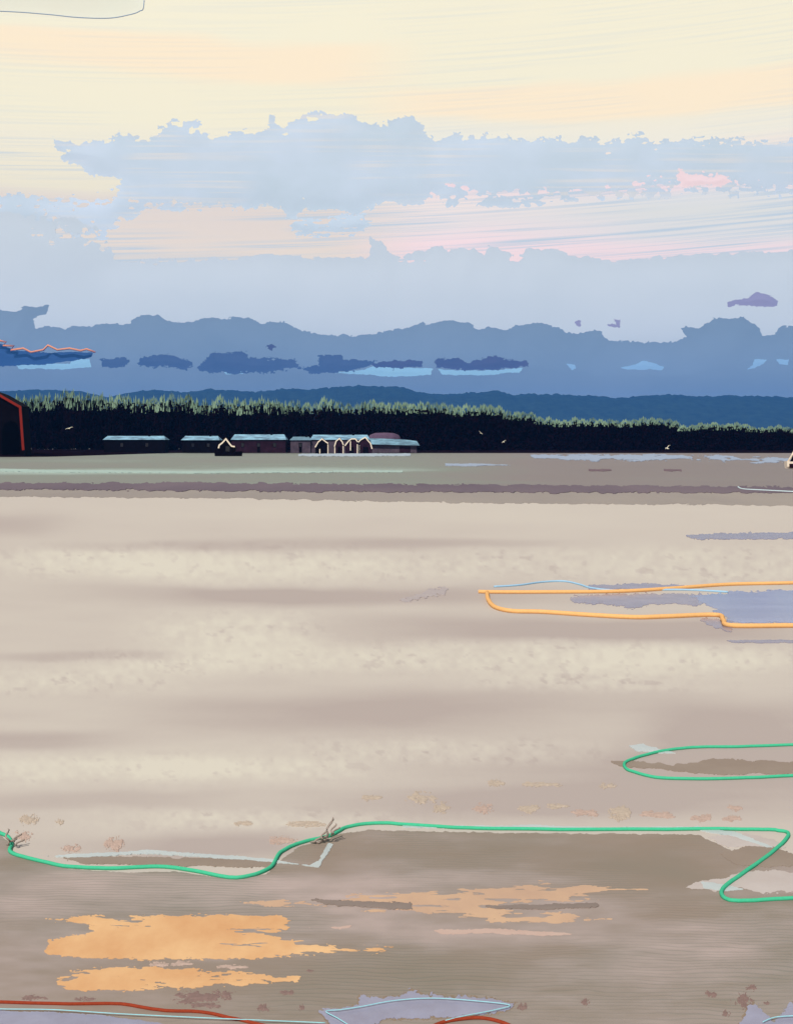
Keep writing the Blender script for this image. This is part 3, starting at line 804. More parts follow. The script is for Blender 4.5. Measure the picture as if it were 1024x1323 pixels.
UP = [(-140, 262), (0, 250), (30, 248), (60, 252), (100, 252), (135, 248), (142, 232), (118, 226), (105, 214), (80, 206), (72, 190), (70, 178), (85, 186), (105, 182), (130, 180), (150, 172), (185, 178), (208, 162), (230, 153), (258, 156), (275, 170),
      (300, 170), (325, 166), (340, 172), (349, 148), (360, 156), (385, 154), (400, 146), (425, 146), (445, 146), (462, 156), (480, 162), (500, 160), (518, 150), (535, 150), (548, 166), (565, 180), (585, 170),
      (610, 174), (640, 172), (665, 178), (700, 174), (725, 176), (760, 176), (800, 178), (828, 170), (845, 184), (870, 176), (905, 176), (925, 178), (960, 178), (1024, 177), (1160, 176),
      (1160, 256), (1024, 256), (960, 254), (930, 256), (900, 248), (860, 256), (800, 258), (740, 262), (690, 266), (640, 268), (600, 264), (575, 268), (560, 254), (545, 264), (500, 262), (478, 266), (460, 278), (440, 272), (400, 270), (375, 280), (350, 266),
      (300, 268), (240, 272), (190, 274), (160, 288), (150, 300), (140, 310), (100, 308), (60, 300), (0, 300), (-140, 300)]
HOLES = [(88, 196, 10, 3, 22, 6), (125, 245, 22, 8, 26, 8), (110, 260, 12, 8, 22, 8), (60, 256, 16, 7, 22, 8), (30, 320, 45, 14, 30, 10), (110, 300, 30, 24, 26, 9), (20, 300, 30, 14, 22, 9), (410, 150, 18, 7, 22, 8), (270, 172, 14, 10, 22, 7), (368, 172, 8, 12, 22, 8),
         (195, 224, 5, 4, 26, 6), (390, 258, 6, 5, 22, 6), (320, 192, 8, 6, 19, 6), (780, 195, 12, 14, 26, 7), (905, 182, 10, 7, 22, 7), (850, 186, 8, 8, 22, 7), (700, 172, 10, 6, 22, 7),
         (440, 290, 26, 10, 15, 6), (600, 245, 40, 14, 28, 9), (680, 248, 60, 10, 26, 9), (840, 232, 50, 12, 26, 9), (905, 225, 30, 10, 26, 9), (980, 230, 40, 8, 22, 9),
         (1000, 250, 140, 12, 26, 8), (860, 246, 90, 12, 26, 8), (740, 252, 80, 12, 26, 8), (50, 275, 100, 26, 22, 12), (150, 240, 40, 16, 20, 11), (200, 262, 80, 12, 20, 8), (930, 180, 120, 8, 20, 7), (640, 174, 120, 8, 18, 7), (210, 170, 120, 14, 14, 8)]
tag(cloud('cloud', UP, 15000, c_up, amp=8, sx=13, sy=9, seed=401, step=1.5, thick=3, soft=26, holes=HOLES, gain=.66, body=8), 'huge ragged pale blue cloud bank spanning the upper sky', 'cloud')
PALE = [(-140, 276), (0, 272), (60, 278), (110, 284), (138, 304), (150, 334), (200, 334), (250, 332), (300, 334), (350, 328), (400, 333), (440, 333), (476, 332), (478, 306), (490, 312), (500, 322), (515, 330), (540, 326), (565, 316), (580, 326),
        (596, 318), (610, 320), (626, 332), (632, 316), (650, 324), (668, 334), (680, 322), (720, 322), (745, 332), (800, 336), (850, 332), (930, 327), (1024, 324), (1160, 322), (1160, 470), (-140, 470)]
tag(cloud('cloud', PALE, 13000, c_pale, amp=5, sx=11, sy=7, seed=402, step=2, thick=3, soft=26,
          holes=[(30, 304, 70, 20, 26, 11), (105, 306, 50, 24, 26, 11), (560, 337, 50, 3, 18, 14), (690, 335, 40, 3, 18, 10), (200, 336, 60, 6, 12, 8)], gain=.6), 'flat pale grey blue cloud layer under the pink gap', 'cloud')
tag(cloud('cloud_streak', [(365, 284), (400, 276), (470, 276), (478, 290), (470, 300), (430, 308), (385, 304), (375, 294)], 14500, c_up, amp=8, sx=12, sy=4, seed=431, step=1, body=5, gain=.66, holes=[(420, 290, 60, 16, 18, 12, .25)]),
    'small streaky blue cloud scrap in the cream gap left of the pink', 'cloud')
MID = [(-140, 398), (0, 400), (20, 404), (30, 396), (62, 396), (60, 404), (42, 412), (46, 422), (80, 424), (120, 420), (165, 417), (180, 408), (205, 407), (220, 414), (240, 417), (265, 410), (320, 410), (340, 418), (365, 415), (382, 424), (410, 431), (450, 434),
       (480, 430), (512, 424), (540, 422), (545, 416), (560, 418), (580, 414), (600, 416), (618, 424), (630, 421), (650, 428), (665, 420), (700, 417), (720, 424), (740, 430), (775, 428), (785, 440), (830, 443), (870, 442), (885, 434), (876, 422), (905, 422), (920, 412), (960, 410), (975, 420), (985, 434), (1000, 432),
       (1010, 422), (1024, 420), (1160, 414), (1160, 530), (-140, 530)]
tag(cloud('cloud', MID, 12000, c_mid, amp=4, sx=12, sy=8, seed=403, step=1.5, thick=3, soft=24, gain=.62), 'long mid blue cloud bank with lumpy top above the hills', 'cloud')
root = empty('cloud', (-3800, 11400, 900)); tag(root, 'navy cloud with an orange upper edge at the far left', 'cloud')
LT = [(-140, 440), (0, 444), (20, 452), (60, 456), (100, 454), (120, 456), (118, 462), (90, 466), (60, 470), (20, 473), (-140, 474)]
cloud('cloud_body', LT, 11400, c_navy, amp=2, sx=14, sy=6, seed=404, step=1.2, thick=1.2, soft=10, body=6, parent=root)
s = 11350 / F
P3 = [((px - 512) * s - root.location.x, 11350 - root.location.y, EYE + (HY - py) * s - root.location.z) for px, py in
      [(-60, 436), (-20, 438), (0, 440), (8, 442), (4, 446), (18, 447), (14, 452), (30, 450), (40, 455), (56, 452), (62, 446), (74, 452), (90, 450), (104, 453), (112, 451), (123, 455)]]
tube('lit_edge', P3, 1.5 * s, c_or, root, 6, origin=False)  # lit edge of the cloud put in as an orange tube
STRIPS = [([(130, 464), (164, 461), (166, 470), (150, 475), (132, 474)], c_dark, 'smallest dark blue cloud scrap near the left'),
          ([(178, 460), (215, 459), (240, 463), (250, 472), (240, 477), (215, 474), (180, 474)], c_dark, 'flat dark blue cloud scrap second from the left'),
          ([(255, 474), (268, 462), (275, 454), (300, 456), (318, 454), (322, 462), (380, 465), (388, 474), (350, 481), (290, 482), (258, 480)], c_dark, 'largest dark blue humped cloud left of centre'),
          ([(385, 476), (412, 472), (410, 460), (440, 458), (445, 464), (485, 466), (470, 476), (440, 481), (400, 482)], c_dark, 'dark blue hooked cloud at centre'),
          ([(480, 468), (515, 465), (545, 466), (545, 474), (510, 477), (482, 474)], c_purp, 'small purple cloud right of centre'),
          ([(560, 465), (598, 464), (602, 470), (615, 464), (640, 460), (655, 464), (680, 466), (682, 473), (640, 478), (600, 478), (565, 474)], c_purp, 'long purple cloud right of centre'),
          ([(344, 446), (352, 444), (356, 448), (350, 452)], c_purp, 'tiny purple cloud speck above the humped cloud'),
          ([(940, 389), (965, 385), (978, 377), (992, 380), (1005, 390), (1003, 396), (975, 395), (950, 393), (940, 397)], c_mauve, 'mauve cloud alone in the pale sky at right'),
          ([(742, 414), (750, 414), (750, 421), (743, 421)], c_mauve, 'left of two tiny mauve cloud specks'),
          ([(784, 419), (795, 418), (793, 412), (801, 413), (801, 422), (788, 422)], c_mauve, 'right of two tiny mauve cloud specks')]
for i, (pts, m, lab) in enumerate(STRIPS):
    tag(cloud('cloud', pts, 9700 if m is c_mauve else 11500, m, amp=2.4 if m is c_mauve else 4.0, sx=8, sy=3.5, seed=410 + i, step=.7, thick=1.2, soft=9, gain=.65, body=5), lab, 'cloud', 'small dark clouds')
CY = [([(20, 471), (60, 468), (90, 470), (96, 463), (115, 464), (118, 474), (90, 477), (25, 476)], 'light cyan cloud streak under the navy cloud at left'),
      ([(290, 480), (310, 478), (315, 483), (292, 484)], 'short light cyan streak under the humped cloud'),
      ([(420, 481), (470, 478), (490, 470), (500, 474), (560, 476), (556, 484), (510, 487), (470, 484)], 'light cyan streak under the small purple cloud'),
      ([(566, 477), (610, 479), (660, 477), (676, 475), (670, 481), (620, 485), (570, 484)], 'light cyan streak under the long purple cloud'),
      ([(798, 475), (820, 471), (830, 465), (842, 468), (858, 474), (855, 478), (810, 477)], 'light blue cloud streak right of the dark clouds'),
      ([(964, 477), (972, 472), (975, 464), (990, 465), (985, 471), (975, 476)], 'left of two light blue cloud scraps at the right edge'),
      ([(1003, 464), (1018, 465), (1018, 472), (1006, 471)], 'right of two light blue cloud scraps at the right edge'),
      ([(732, 470), (742, 471), (744, 476), (738, 478)], 'tiny light blue cloud speck right of the long purple cloud')]
for i, (pts, lab) in enumerate(CY):
    tag(cloud('cloud_streak', pts, 11700, c_cyan if i < 4 else c_ltb, amp=1.5, sx=10, sy=4, seed=430 + i, step=.8, thick=.8, soft=8, gain=.65, body=5), lab, 'cloud', 'light cloud streaks')
c_pink = cloud_mat('pink_cloud', (238, 212, 215), (242, 218, 220), 3)
tag(cloud('cloud_streak', [(874, 216), (884, 222), (890, 228), (905, 225), (915, 230), (935, 224), (946, 234), (930, 240), (905, 240), (880, 241), (878, 230)], 9800, c_pink, amp=5, sx=9, sy=5, seed=461, step=.8, body=3, gain=.65),
    'small pink cloud scrap on the right of the pale blue bank', 'cloud')
root = empty('cloud', (-4000, 16000, 5700)); tag(root, 'grey green cloud with slate edge in the top left corner', 'cloud')
TL = [(-140, -60), (187, -60), (186, 4), (180, 14), (165, 19), (140, 23), (100, 22), (60, 18), (0, 14), (-140, 10)]
cloud('cloud_body', TL, 16000, c_grey, amp=0.3, sx=20, sy=10, seed=450, step=2, thick=2, soft=14, parent=root)
s = 15900 / F
P3 = [((p[0] - 512) * s - root.location.x, 15900 - root.location.y, EYE + (HY - p[1]) * s - root.location.z) for p in smooth_line(TL[1:], 6)]
tube('slate_edge', P3, .6 * s, c_rim, root, 6, origin=False)

# ------------------------------------------------------------- distant hills
HT = [(-600, 520), (-200, 508), (0, 505), (60, 503), (110, 506), (140, 513), (175, 506), (205, 503), (235, 507), (270, 503), (330, 506), (380, 501), (400, 503), (450, 498), (520, 499), (540, 506), (560, 509), (600, 508), (640, 504), (660, 510), (690, 508), (720, 509), (760, 511), (800, 514), (830, 511), (860, 509), (905, 512), (940, 510), (1024, 513), (1200, 516), (1600, 524)]
hx = np.array([p[0] for p in HT], float); hy = np.array([p[1] for p in HT], float)
cols = np.arange(-600, 1601, 2.5)
rows = np.linspace(-1, 1, 25)
top = np.interp(cols, hx, hy)
RD = 7200.0
V = []
for r in rows:
    depth = RD + r * 1200
    prof = (1 - abs(r) ** 1.6)
    wx = (cols - 512) / F * RD
    Zr = (HY - top) / F * RD
    z = Zr * prof * (1 + .10 * (1 - prof) * fbm(cols / 60, np.full(cols.shape, r * 3), 66, 3)) + 13 * prof * fbm(cols / 6, np.full(cols.shape, r * 20), 67, 3, .8)
    V += [(x, depth, max(-1.0, zz)) for x, zz in zip(wx, z)]
n = len(cols)
Fc = [(j * n + i, j * n + i + 1, (j + 1) * n + i + 1, (j + 1) * n + i) for j in range(len(rows) - 1) for i in range(n - 1)]
m_hill = plain('forested_hill', (.018, .034, .022, 1), var=.4, scale=.02, rough=1, spec=0)
tag(link('hills', V, Fc, m_hill), 'long low wooded hills, blue with distance', kind='structure')

# ------------------------------------------------------------------ treeline
m_leaf = plain('dark_foliage', (.0044, .0012, .0022, 1), var=.4, scale=1.5, rough=1, spec=0)  # backlit silhouette put into the near-black leaf colour
m_tip = plain('rimlit_foliage', alb((110, 136, 114), (.85, .85, .85)), rgba2=alb((144, 166, 142), (.85, .85, .85)), scale=.8, rough=1, spec=0)  # backlit rim of the treetops put into a paler leaf colour
m_trunk = plain('dark_bark', (.02, .015, .012, 1), var=.3, scale=2, rough=1, spec=0)
rng = random.Random(11)


def leaf_mesh(name, n, zone, mat, size, spike):
    """leaf clumps: n small ragged faces through the crown of a tree one unit high and wide"""
    V = []; Fc = []
    for i in range(n):
        u = rng.random()
        if zone == 'tip':
            # upright sprays over the top of the crown
            a = rng.uniform(0, 2 * math.pi); rr = math.sqrt(rng.random()) * (.42 if CROWN(.2) < .94 else .40)
            z0 = CROWN(rr) - (rng.uniform(.045, .08) if CROWN(.2) < .94 else rng.uniform(.03, .065))
            x, y = rr * math.cos(a), rr * math.sin(a)
            h = size * rng.uniform(.8, 1.5); wd = size * rng.uniform(.20, .34) * 1.7
            lean = rng.uniform(-.5, .5) * h
            b = rng.uniform(0, math.pi)
            dx, dy = math.cos(b) * wd, math.sin(b) * wd * .6
            k = len(V)
            V += [(x - dx, y - dy, z0), (x + dx, y + dy, z0), (x + dx * .8 + lean * .5, y + dy * .7, z0 + h * .55), (x + lean, y, z0 + h), (x - dx * .8 + lean * .5, y - dy * .7, z0 + h * .5)]
            Fc += [(k, k + 1, k + 2, k + 3, k + 4)]
        else:
            a = rng.uniform(0, 2 * math.pi); rr = math.sqrt(rng.random()) * .5
            z0 = rng.uniform(.10, max(.16, CROWN(rr) - .10))
            x, y = rr * math.cos(a), rr * math.sin(a)
            d1 = Vector((rng.gauss(0, 1), rng.gauss(0, 1), rng.gauss(0, .7))).normalized() * size * rng.uniform(.6, 1.4)
            d2 = Vector((rng.gauss(0, 1), rng.gauss(0, 1), rng.gauss(0, .7))).normalized() * size * rng.uniform(.4, 1.0)
            p = Vector((x, y, z0)); k = len(V)
            V += [p - d1, p + d2, p + d1 * 1.2, p - d2 * .9]
            Fc += [(k, k + 1, k + 2, k + 3)]
    me = bpy.data.meshes.new(name); me.from_pydata([tuple(v) for v in V], [], Fc); me.update()
    me.materials.append(mat)
    return me


def crown_conifer(r): return 1.0 - .42 * r - .4 * r * r
def crown_round(r): return 1.0 - 1.1 * r * r


def trunk_mesh():
    bm = bmesh.new()
    P = [(0, 0, 0, .035), (.006, 0, .15, .028), (-.005, .004, .4, .02), (.004, 0, .7, .011), (0, 0, .92, .004)]
    rings = []
    for x, y, z, r in P:
        rings.append([bm.verts.new((x + r * math.cos(a), y + r * math.sin(a), z)) for a in np.linspace(0, 2 * math.pi, 7)[:-1]])
    for a, b in zip(rings, rings[1:]):
        for k in range(6): bm.faces.new([a[k], a[(k + 1) % 6], b[(k + 1) % 6], b[k]])
    for i in range(9):      # limbs
        z = .2 + i * .075; a = i * 2.4; ln = .36 * (1.05 - z)
        d = Vector((math.cos(a), math.sin(a), .35)); p0 = Vector((0, 0, z)); p1 = p0 + d * ln
        sd_ = Vector((-math.sin(a), math.cos(a), 0)) * .007; u = Vector((0, 0, .008))
        q = [bm.verts.new(p0 + v) for v in (sd_, -sd_, u)]; e = bm.verts.new(p1)
        for k in range(3): bm.faces.new([q[k], q[(k + 1) % 3], e])
    me = bpy.data.meshes.new('trunk'); bm.to_mesh(me); bm.free(); me.materials.append(m_trunk)
    return me


KINDS = []
tm = trunk_mesh()
for kind in range(5):
    CROWN = crown_conifer if kind < 2 else crown_round
    KINDS.append((leaf_mesh('crown', 620, 'crown', m_leaf, .085, 0), leaf_mesh('rimlit_top', 64 if kind < 2 else 80, 'tip', m_tip, .078 if kind < 2 else .068, 0)))
TT = [(-80, 512), (0, 511), (40, 509), (60, 507), (100, 504), (120, 507), (150, 509), (200, 512), (225, 509), (260, 514), (300, 514), (350, 511), (380, 516), (405, 523), (420, 516), (450, 522), (480, 519), (560, 520), (590, 527), (620, 522), (650, 527), (690, 536), (705, 541), (800, 541), (860, 542), (895, 550), (930, 546), (960, 547), (990, 552), (1024, 550), (1110, 553)]
tx = [p[0] for p in TT]; ty = [p[1] for p in TT]


def add_tree(px, dist, ptop, width, kind, label, tip=True):
    x, z = up_at(px, ptop, dist)
    root = empty('tree', (x, dist, 0), rng.uniform(0, 6.28))
    tag(root, label, 'tree', 'dark trees along the far shore')
    root.scale = (width, width, z)
    for nm, me in (('trunk', tm), ('crown', KINDS[kind][0]), ('rimlit_top', KINDS[kind][1]))[:3 if tip else 2]:
        o = bpy.data.objects.new(nm, me); COL.objects.link(o); o.parent = root


def tree_label(px):
    if px < 390: return 'tall black tree with pale green spiky top in the left stretch of the far treeline'
    if px < 695: return 'black tree with a pale green rounded top in the middle stretch of the far treeline'
    return 'low black tree with a pale green top in the right stretch of the far treeline'


def back_label(px):
    if px < 390: return 'black tree standing in the second row behind the spiky tops at left'
    if px < 695: return 'black tree standing in the second row behind the rounded tops in the middle'
    return 'black tree standing in the second row behind the low tops at right'


px = -60.0
while px < 1090:
    h = float(np.interp(px, tx, ty))
    wd = rng.uniform(5.2, 7.2)
    add_tree(px, rng.uniform(452, 466), h + rng.uniform(-2.5, 2.5), wd, rng.choice((0, 1, 0, 1, 2)) if px < 390 else rng.choice((2, 3, 4)), tree_label(px))
    px += rng.uniform(8.5, 12.5)
px = -55.0
while px < 1090:
    h = float(np.interp(px, tx, ty))
    add_tree(px, rng.uniform(472, 486), h + rng.uniform(4, 9), rng.uniform(6.5, 8.5), rng.choice((2, 3, 4)), back_label(px), False)
    px += rng.uniform(13, 18)

# dense undergrowth between the trunks
V = []; Fc = []
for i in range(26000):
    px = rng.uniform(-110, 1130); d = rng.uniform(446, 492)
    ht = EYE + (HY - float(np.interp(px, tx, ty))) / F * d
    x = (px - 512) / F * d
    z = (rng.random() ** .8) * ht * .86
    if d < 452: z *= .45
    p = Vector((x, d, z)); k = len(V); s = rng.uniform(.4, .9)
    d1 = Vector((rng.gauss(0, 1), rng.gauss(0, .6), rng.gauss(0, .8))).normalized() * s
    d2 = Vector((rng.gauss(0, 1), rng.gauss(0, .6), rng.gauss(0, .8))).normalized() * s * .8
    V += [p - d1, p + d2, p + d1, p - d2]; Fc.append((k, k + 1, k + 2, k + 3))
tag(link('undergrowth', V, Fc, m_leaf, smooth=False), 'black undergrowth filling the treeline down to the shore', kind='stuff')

# low dark bank the wood stands on
m_bank = plain('dark_peat', (.007, .003, .005, 1), var=.4, scale=.2, rough=1, spec=0)
V = []; Fc = []
cols = np.arange(-130, 1151, 6.0)
prof = [(0, 0.0), (.6, .5), (1.8, .95), (8, 1.3), (60, 1.5)]
for c in cols:
    base = 444 + 2.0 * float(fbm(np.array([c / 40]), np.array([1.0]), 77, 3)[0]) - (45 * np.clip((190 - c) / 160, 0, 1) if c < 190 else 0)
    for dy, z in prof: V.append(((c - 512) / F * 445, base + dy, z + (.25 * float(fbm(np.array([c / 9]), np.array([dy]), 78, 3)[0]) if z else 0)))
k = len(prof)
Fc = [(i * k + j, (i + 1) * k + j, (i + 1) * k + j + 1, i * k + j + 1) for i in range(len(cols) - 1) for j in range(k - 1)]
tag(link('shore_bank', V, Fc, m_bank), 'dark low bank under the far treeline', kind='structure')

# ------------------------------------------------------------------ buildings
m_roofb = plain('light_blue_roof', alb((92, 112, 130), (1.0, 1.0, 1.0)), rgba2=alb((150, 196, 218), (1.0, 1.0, 1.0)), scale=.55, stretch=(.5, 1, 2), rough=.8, spec=.1)
m_roofg = plain('grey_blue_roof', alb((104, 134, 150), (1.0, 1.0, 1.0)), var=.2, scale=.6, rough=.6)
m_wine = plain('wine_dark_board', (.022, .008, .016, 1), var=.4, scale=.6, rough=.9, spec=.05)
m_plum = plain('plum_board', (.075, .055, .075, 1), var=.35, scale=.5, rough=.9, spec=.05)
m_black = plain('black_board', (.003, .0015, .0025, 1), var=.4, scale=.6, rough=.9, spec=.03)
m_cream = plain('cream_trim', alb((240, 222, 200), (1.0, 1.0, 1.0)), var=.05, scale=2, rough=.7)
m_red = plain('red_trim', alb((136, 28, 8), (1.2, 1.2, 1.2)), var=.12, scale=.4, rough=.7)
m_mauver = plain('mauve_thatch', alb((92, 72, 92), (1, 1, 1)), var=.25, scale=.5, rough=1)
m_glass = plain('dark_window', (.01, .01, .014, 1), var=.2, scale=1, rough=.15, spec=.5)


def shed(px0, px1, ptop, peave, dist, wall, roof, label, depth=7.0, windows=2, base=0.0):
    s = dist / F
    x0 = (px0 - 512) * s; x1 = (px1 - 512) * s; W = x1 - x0
    zt = EYE + (HY - ptop) * s; ze = EYE + (HY - peave) * s
    root = empty('shed', ((x0 + x1) / 2, dist, base)); tag(root, label, 'shed', 'low blue roofed sheds along the far shore')
    bm = bmesh.new(); box(bm, -W / 2 + .3, W / 2 - .3, 0, depth, -.5, ze - .02); from_bm('wall', bm, wall, root)
    bm = bmesh.new()
    # hipped roof with an overhang, ridge set back
    n = 10
    e = [bm.verts.new(p) for p in ((-W / 2, -.5, ze), (W / 2, -.5, ze), (W / 2, depth + .5, ze), (-W / 2, depth + .5, ze))]
    r0 = [bm.verts.new((-W / 2 + 1.0, depth * .35, zt)), bm.verts.new((W / 2 - 1.0, depth * .35, zt))]
    bm.faces.new([e[0], e[1], r0[1], r0[0]]); bm.faces.new([e[1], e[2], r0[1]]); bm.faces.new([e[2], e[3], r0[0], r0[1]]); bm.faces.new([e[3], e[0], r0[0]])
    bm.faces.new(e[::-1])
    ro = from_bm('roof', bm, roof, root)
    bm = bmesh.new(); box(bm, W * .2, W * .2 + .7, depth * .35 - .35, depth * .35 + .35, ze + .1, zt + .7); from_bm('chimney', bm, m_black, ro)
    for k in range(windows):
        xc = -W / 2 + W * (k + .75) / (windows + .5)
        bm = bmesh.new(); box(bm, xc - .6, xc + .6, -.06, .05, ze * .35, ze * .75); wn = from_bm('window', bm, m_black, root)
        bm = bmesh.new(); box(bm, xc - .45, xc + .45, -.09, -.055, ze * .40, ze * .70); from_bm('pane', bm, m_glass, wn)
    bm = bmesh.new(); box(bm, -.5, .5, -.07, .05, -.4, ze * .72); from_bm('door', bm, m_black, root)


shed(133, 214, 566.5, 571.5, 420, m_black, m_roofb, 'leftmost low shed, black walls under a light blue roof', base=.9)
shed(234, 284, 566.5, 572, 419, m_black, m_roofb, 'shed with light blue roof just left of the houseboat', base=.9)
shed(298, 370, 564.5, 571.5, 420, m_wine, m_roofb, 'long wine dark shed right of the houseboat', base=.9, windows=3)
shed(374, 402, 567.5, 572, 421, m_plum, m_roofg, 'short plum shed with grey roof left of the gabled huts', base=.9, windows=1)
shed(400, 478, 565, 571.5, 422, m_plum, m_roofb, 'long plum shed behind the gabled huts', base=.9, windows=3)
# rounded thatched hall with a low cyan lean-to
D = 424; s = D / F
root = empty('hall', ((500 - 512) * s, D, .9)); tag(root, 'rounded mauve roofed hall with light blue skirt roof at the right end of the huts', 'hall')
bm = bmesh.new(); box(bm, -35 * s, 38 * s, 0, 9, -.5, EYE + (HY - 574) * s); from_bm('wall', bm, m_plum, root)
bm = bmesh.new()
zb, zt = EYE + (HY - 573.5) * s, EYE + (HY - 562) * s
ringz = [(1.0, 0), (.98, .35), (.86, .72), (.55, .95), (.02, 1.0)]
rings = []
for r, h in ringz:
    rings.append([bm.verts.new((-4 * s + 22 * s * r * math.cos(a), 4.5 + 4.2 * r * math.sin(a), zb + (zt - zb) * h)) for a in np.linspace(0, 2 * math.pi, 21)[:-1]])
for a, b in zip(rings, rings[1:]):
    for k in range(20): bm.faces.new([a[k], a[(k + 1) % 20], b[(k + 1) % 20], b[k]])
bm.faces.new(rings[0][::-1])
from_bm('roof', bm, m_mauver, root, True)
bm = bmesh.new()
prism(bm, [(-36 * s, EYE + (HY - 577) * s), (42 * s, EYE + (HY - 579) * s), (38 * s, EYE + (HY - 573) * s), (20 * s, EYE + (HY - 571) * s), (-36 * s, EYE + (HY - 569) * s)], -1.2, .02)
from_bm('skirt_roof', bm, m_roofb, root)
bm = bmesh.new(); box(bm, 16 * s, 30 * s, -.10, .02, -.4, EYE + (HY - 580) * s); from_bm('door', bm, m_wine, root)


def hut(pts, dist, label, base, posts, depth=5.0, wall=m_wine):
    """gable-fronted hut: pts is its (px, py) gable line from left eave over the ridge to right eave"""
    s = dist / F
    cx = sum(p[0] for p in pts) / len(pts)
    X0 = (cx - 512) * s
    g = [((p[0] - cx) * s, EYE + (HY - p[1]) * s - base) for p in pts]
    root = empty('hut', (X0, dist, base)); tag(root, label, 'hut', 'gabled huts along the far shore')
    lo, hi = g[0], g[-1]
    bm = bmesh.new(); prism(bm, [(lo[0] + .15, -.4), (hi[0] - .15, -.4)] + [(x, z - .12) for x, z in g[::-1]], 0, depth); from_bm('wall', bm, wall, root)
    bm = bmesh.new(); strip_path(bm, [(x, z) for x, z in g], .3, -.25, depth + .2); from_bm('roof', bm, m_black, root)
    bm = bmesh.new(); strip_path(bm, [(x, z + .02) for x, z in g], .34, -.40, -.255); from_bm('bargeboard', bm, m_cream, root)
    for px_, py0, py1 in posts:
        xx = (px_ - cx) * s
        bm = bmesh.new(); box(bm, xx - .14, xx + .14, -.20, -.005, EYE + (HY - py1) * s - base, EYE + (HY - py0) * s - base); from_bm('post', bm, m_cream, root)
    bm = bmesh.new(); w_ = (hi[0] - lo[0]) * .18; box(bm, -w_, w_, -.06, .03, -.3, min(2.1, g[len(g) // 2][1] * .5)); from_bm('door', bm, m_black, root)


hut([(407, 578), (411, 571), (416, 567), (421, 571), (424, 573)], 400, 'leftmost gabled hut of the close group, cream trim and door post', .35, [(423.6, 574, 586), (413, 580, 586)], wall=m_black)
hut([(432, 577), (434, 570), (438.5, 566.5), (442, 571), (443.5, 575)], 400, 'narrow tall gabled hut second in the close group', .35, [(432.4, 577, 586), (443.2, 576, 586)])
hut([(445.5, 576), (450, 570), (454, 567), (459, 567), (462, 571)], 400, 'wide blunt gabled hut third in the close group', .35, [(452.6, 570, 582), (461.5, 574, 586)])
hut([(461, 573), (466, 568), (472, 565), (475, 569), (478.5, 573), (480.5, 580)], 401.5, 'tallest gabled hut at the right of the close group', .35, [(464, 575, 586)])

# houseboat
D = 307; s = D / F
root = empty('houseboat', ((295 - 512) * s, D, 0)); tag(root, 'black houseboat with cream trimmed gable moored before the sheds', 'houseboat')
bm = bmesh.new()
secs = []
for t in np.linspace(-1, 1, 13):
    hw = 1.3 * (1 - .75 * max(0, abs(t) - .55) / .45) ; x = t * 18 * s; rise = .25 * max(0, abs(t) - .5)
    secs.append([bm.verts.new(p) for p in ((x, -hw, 1.25 + rise), (x * .96, -hw * .85, -.15), (x * .96, hw * .85, -.15), (x, hw, 1.25 + rise))])
for a, b in zip(secs, secs[1:]):
    for k in range(4): bm.faces.new([a[k], a[(k + 1) % 4], b[(k + 1) % 4], b[k]])
bm.faces.new(secs[0]); bm.faces.new(secs[-1][::-1])
from_bm('hull', bm, m_black, root)
zz = lambda py: EYE + (HY - py) * s
g_ = [(-12, 579), (-11, 575), (-7, 572), (-2.5, 567), (2, 573), (5, 576.5), (9, 577)]
g_ = [(x * s, zz(y)) for x, y in g_]
bm = bmesh.new(); prism(bm, [(-12 * s, 1.2), (9 * s, 1.2)] + [(x, z - .1) for x, z in g_[::-1]], -.95, .95); from_bm('cabin', bm, m_black, root)
bm = bmesh.new(); strip_path(bm, g_, .34, -1.15, -.96); from_bm('bargeboard', bm, m_cream, root)
bm = bmesh.new(); box(bm, -.55, .45, -1.0, -.94, 1.3, 2.6); from_bm('window', bm, m_glass, root)

# red-trimmed barn at the left edge
D = 285; s = D / F
cx = -22
root = empty('barn', ((cx - 512) * s, D, .1)); tag(root, 'big black barn with red trim at the left edge', 'barn')
zz = lambda py: EYE + (HY - py) * s
half = [(0, 503), (22, 511), (49, 526.5), (53, 590)]
g_ = [(-x * s, zz(y)) for x, y in half[::-1]] + [(x * s, zz(y)) for x, y in half[1:]]
bm = bmesh.new(); prism(bm, g_[::-1], 0, 6); from_bm('wall', bm, m_black, root)
bm = bmesh.new(); strip_path(bm, g_[1:-1], .5, -.4, 6.3); from_bm('roof', bm, m_black, root)
bm = bmesh.new()
tr = [g_[0][0] * 1.0, g_[0][1] + 2.0]
strip_path(bm, [(g_[0][0], 1.6)] + g_[1:-1] + [(g_[-1][0], 1.6)], .55, -.65, -.42); from_bm('red_trim', bm, m_red, root)
dx = 36 * s
door = [(dx - 11 * s, -.1), (dx + 11 * s, -.1), (dx + 11 * s, zz(555)), (dx + 7 * s, zz(547)), (dx, zz(544)), (dx - 8 * s, zz(548)), (dx - 11 * s, zz(556))]
bm = bmesh.new(); prism(bm, door, -.12, .05); from_bm('door', bm, plain('pitch_door', (.001, .001, .0015, 1), rough=1, spec=0), root)
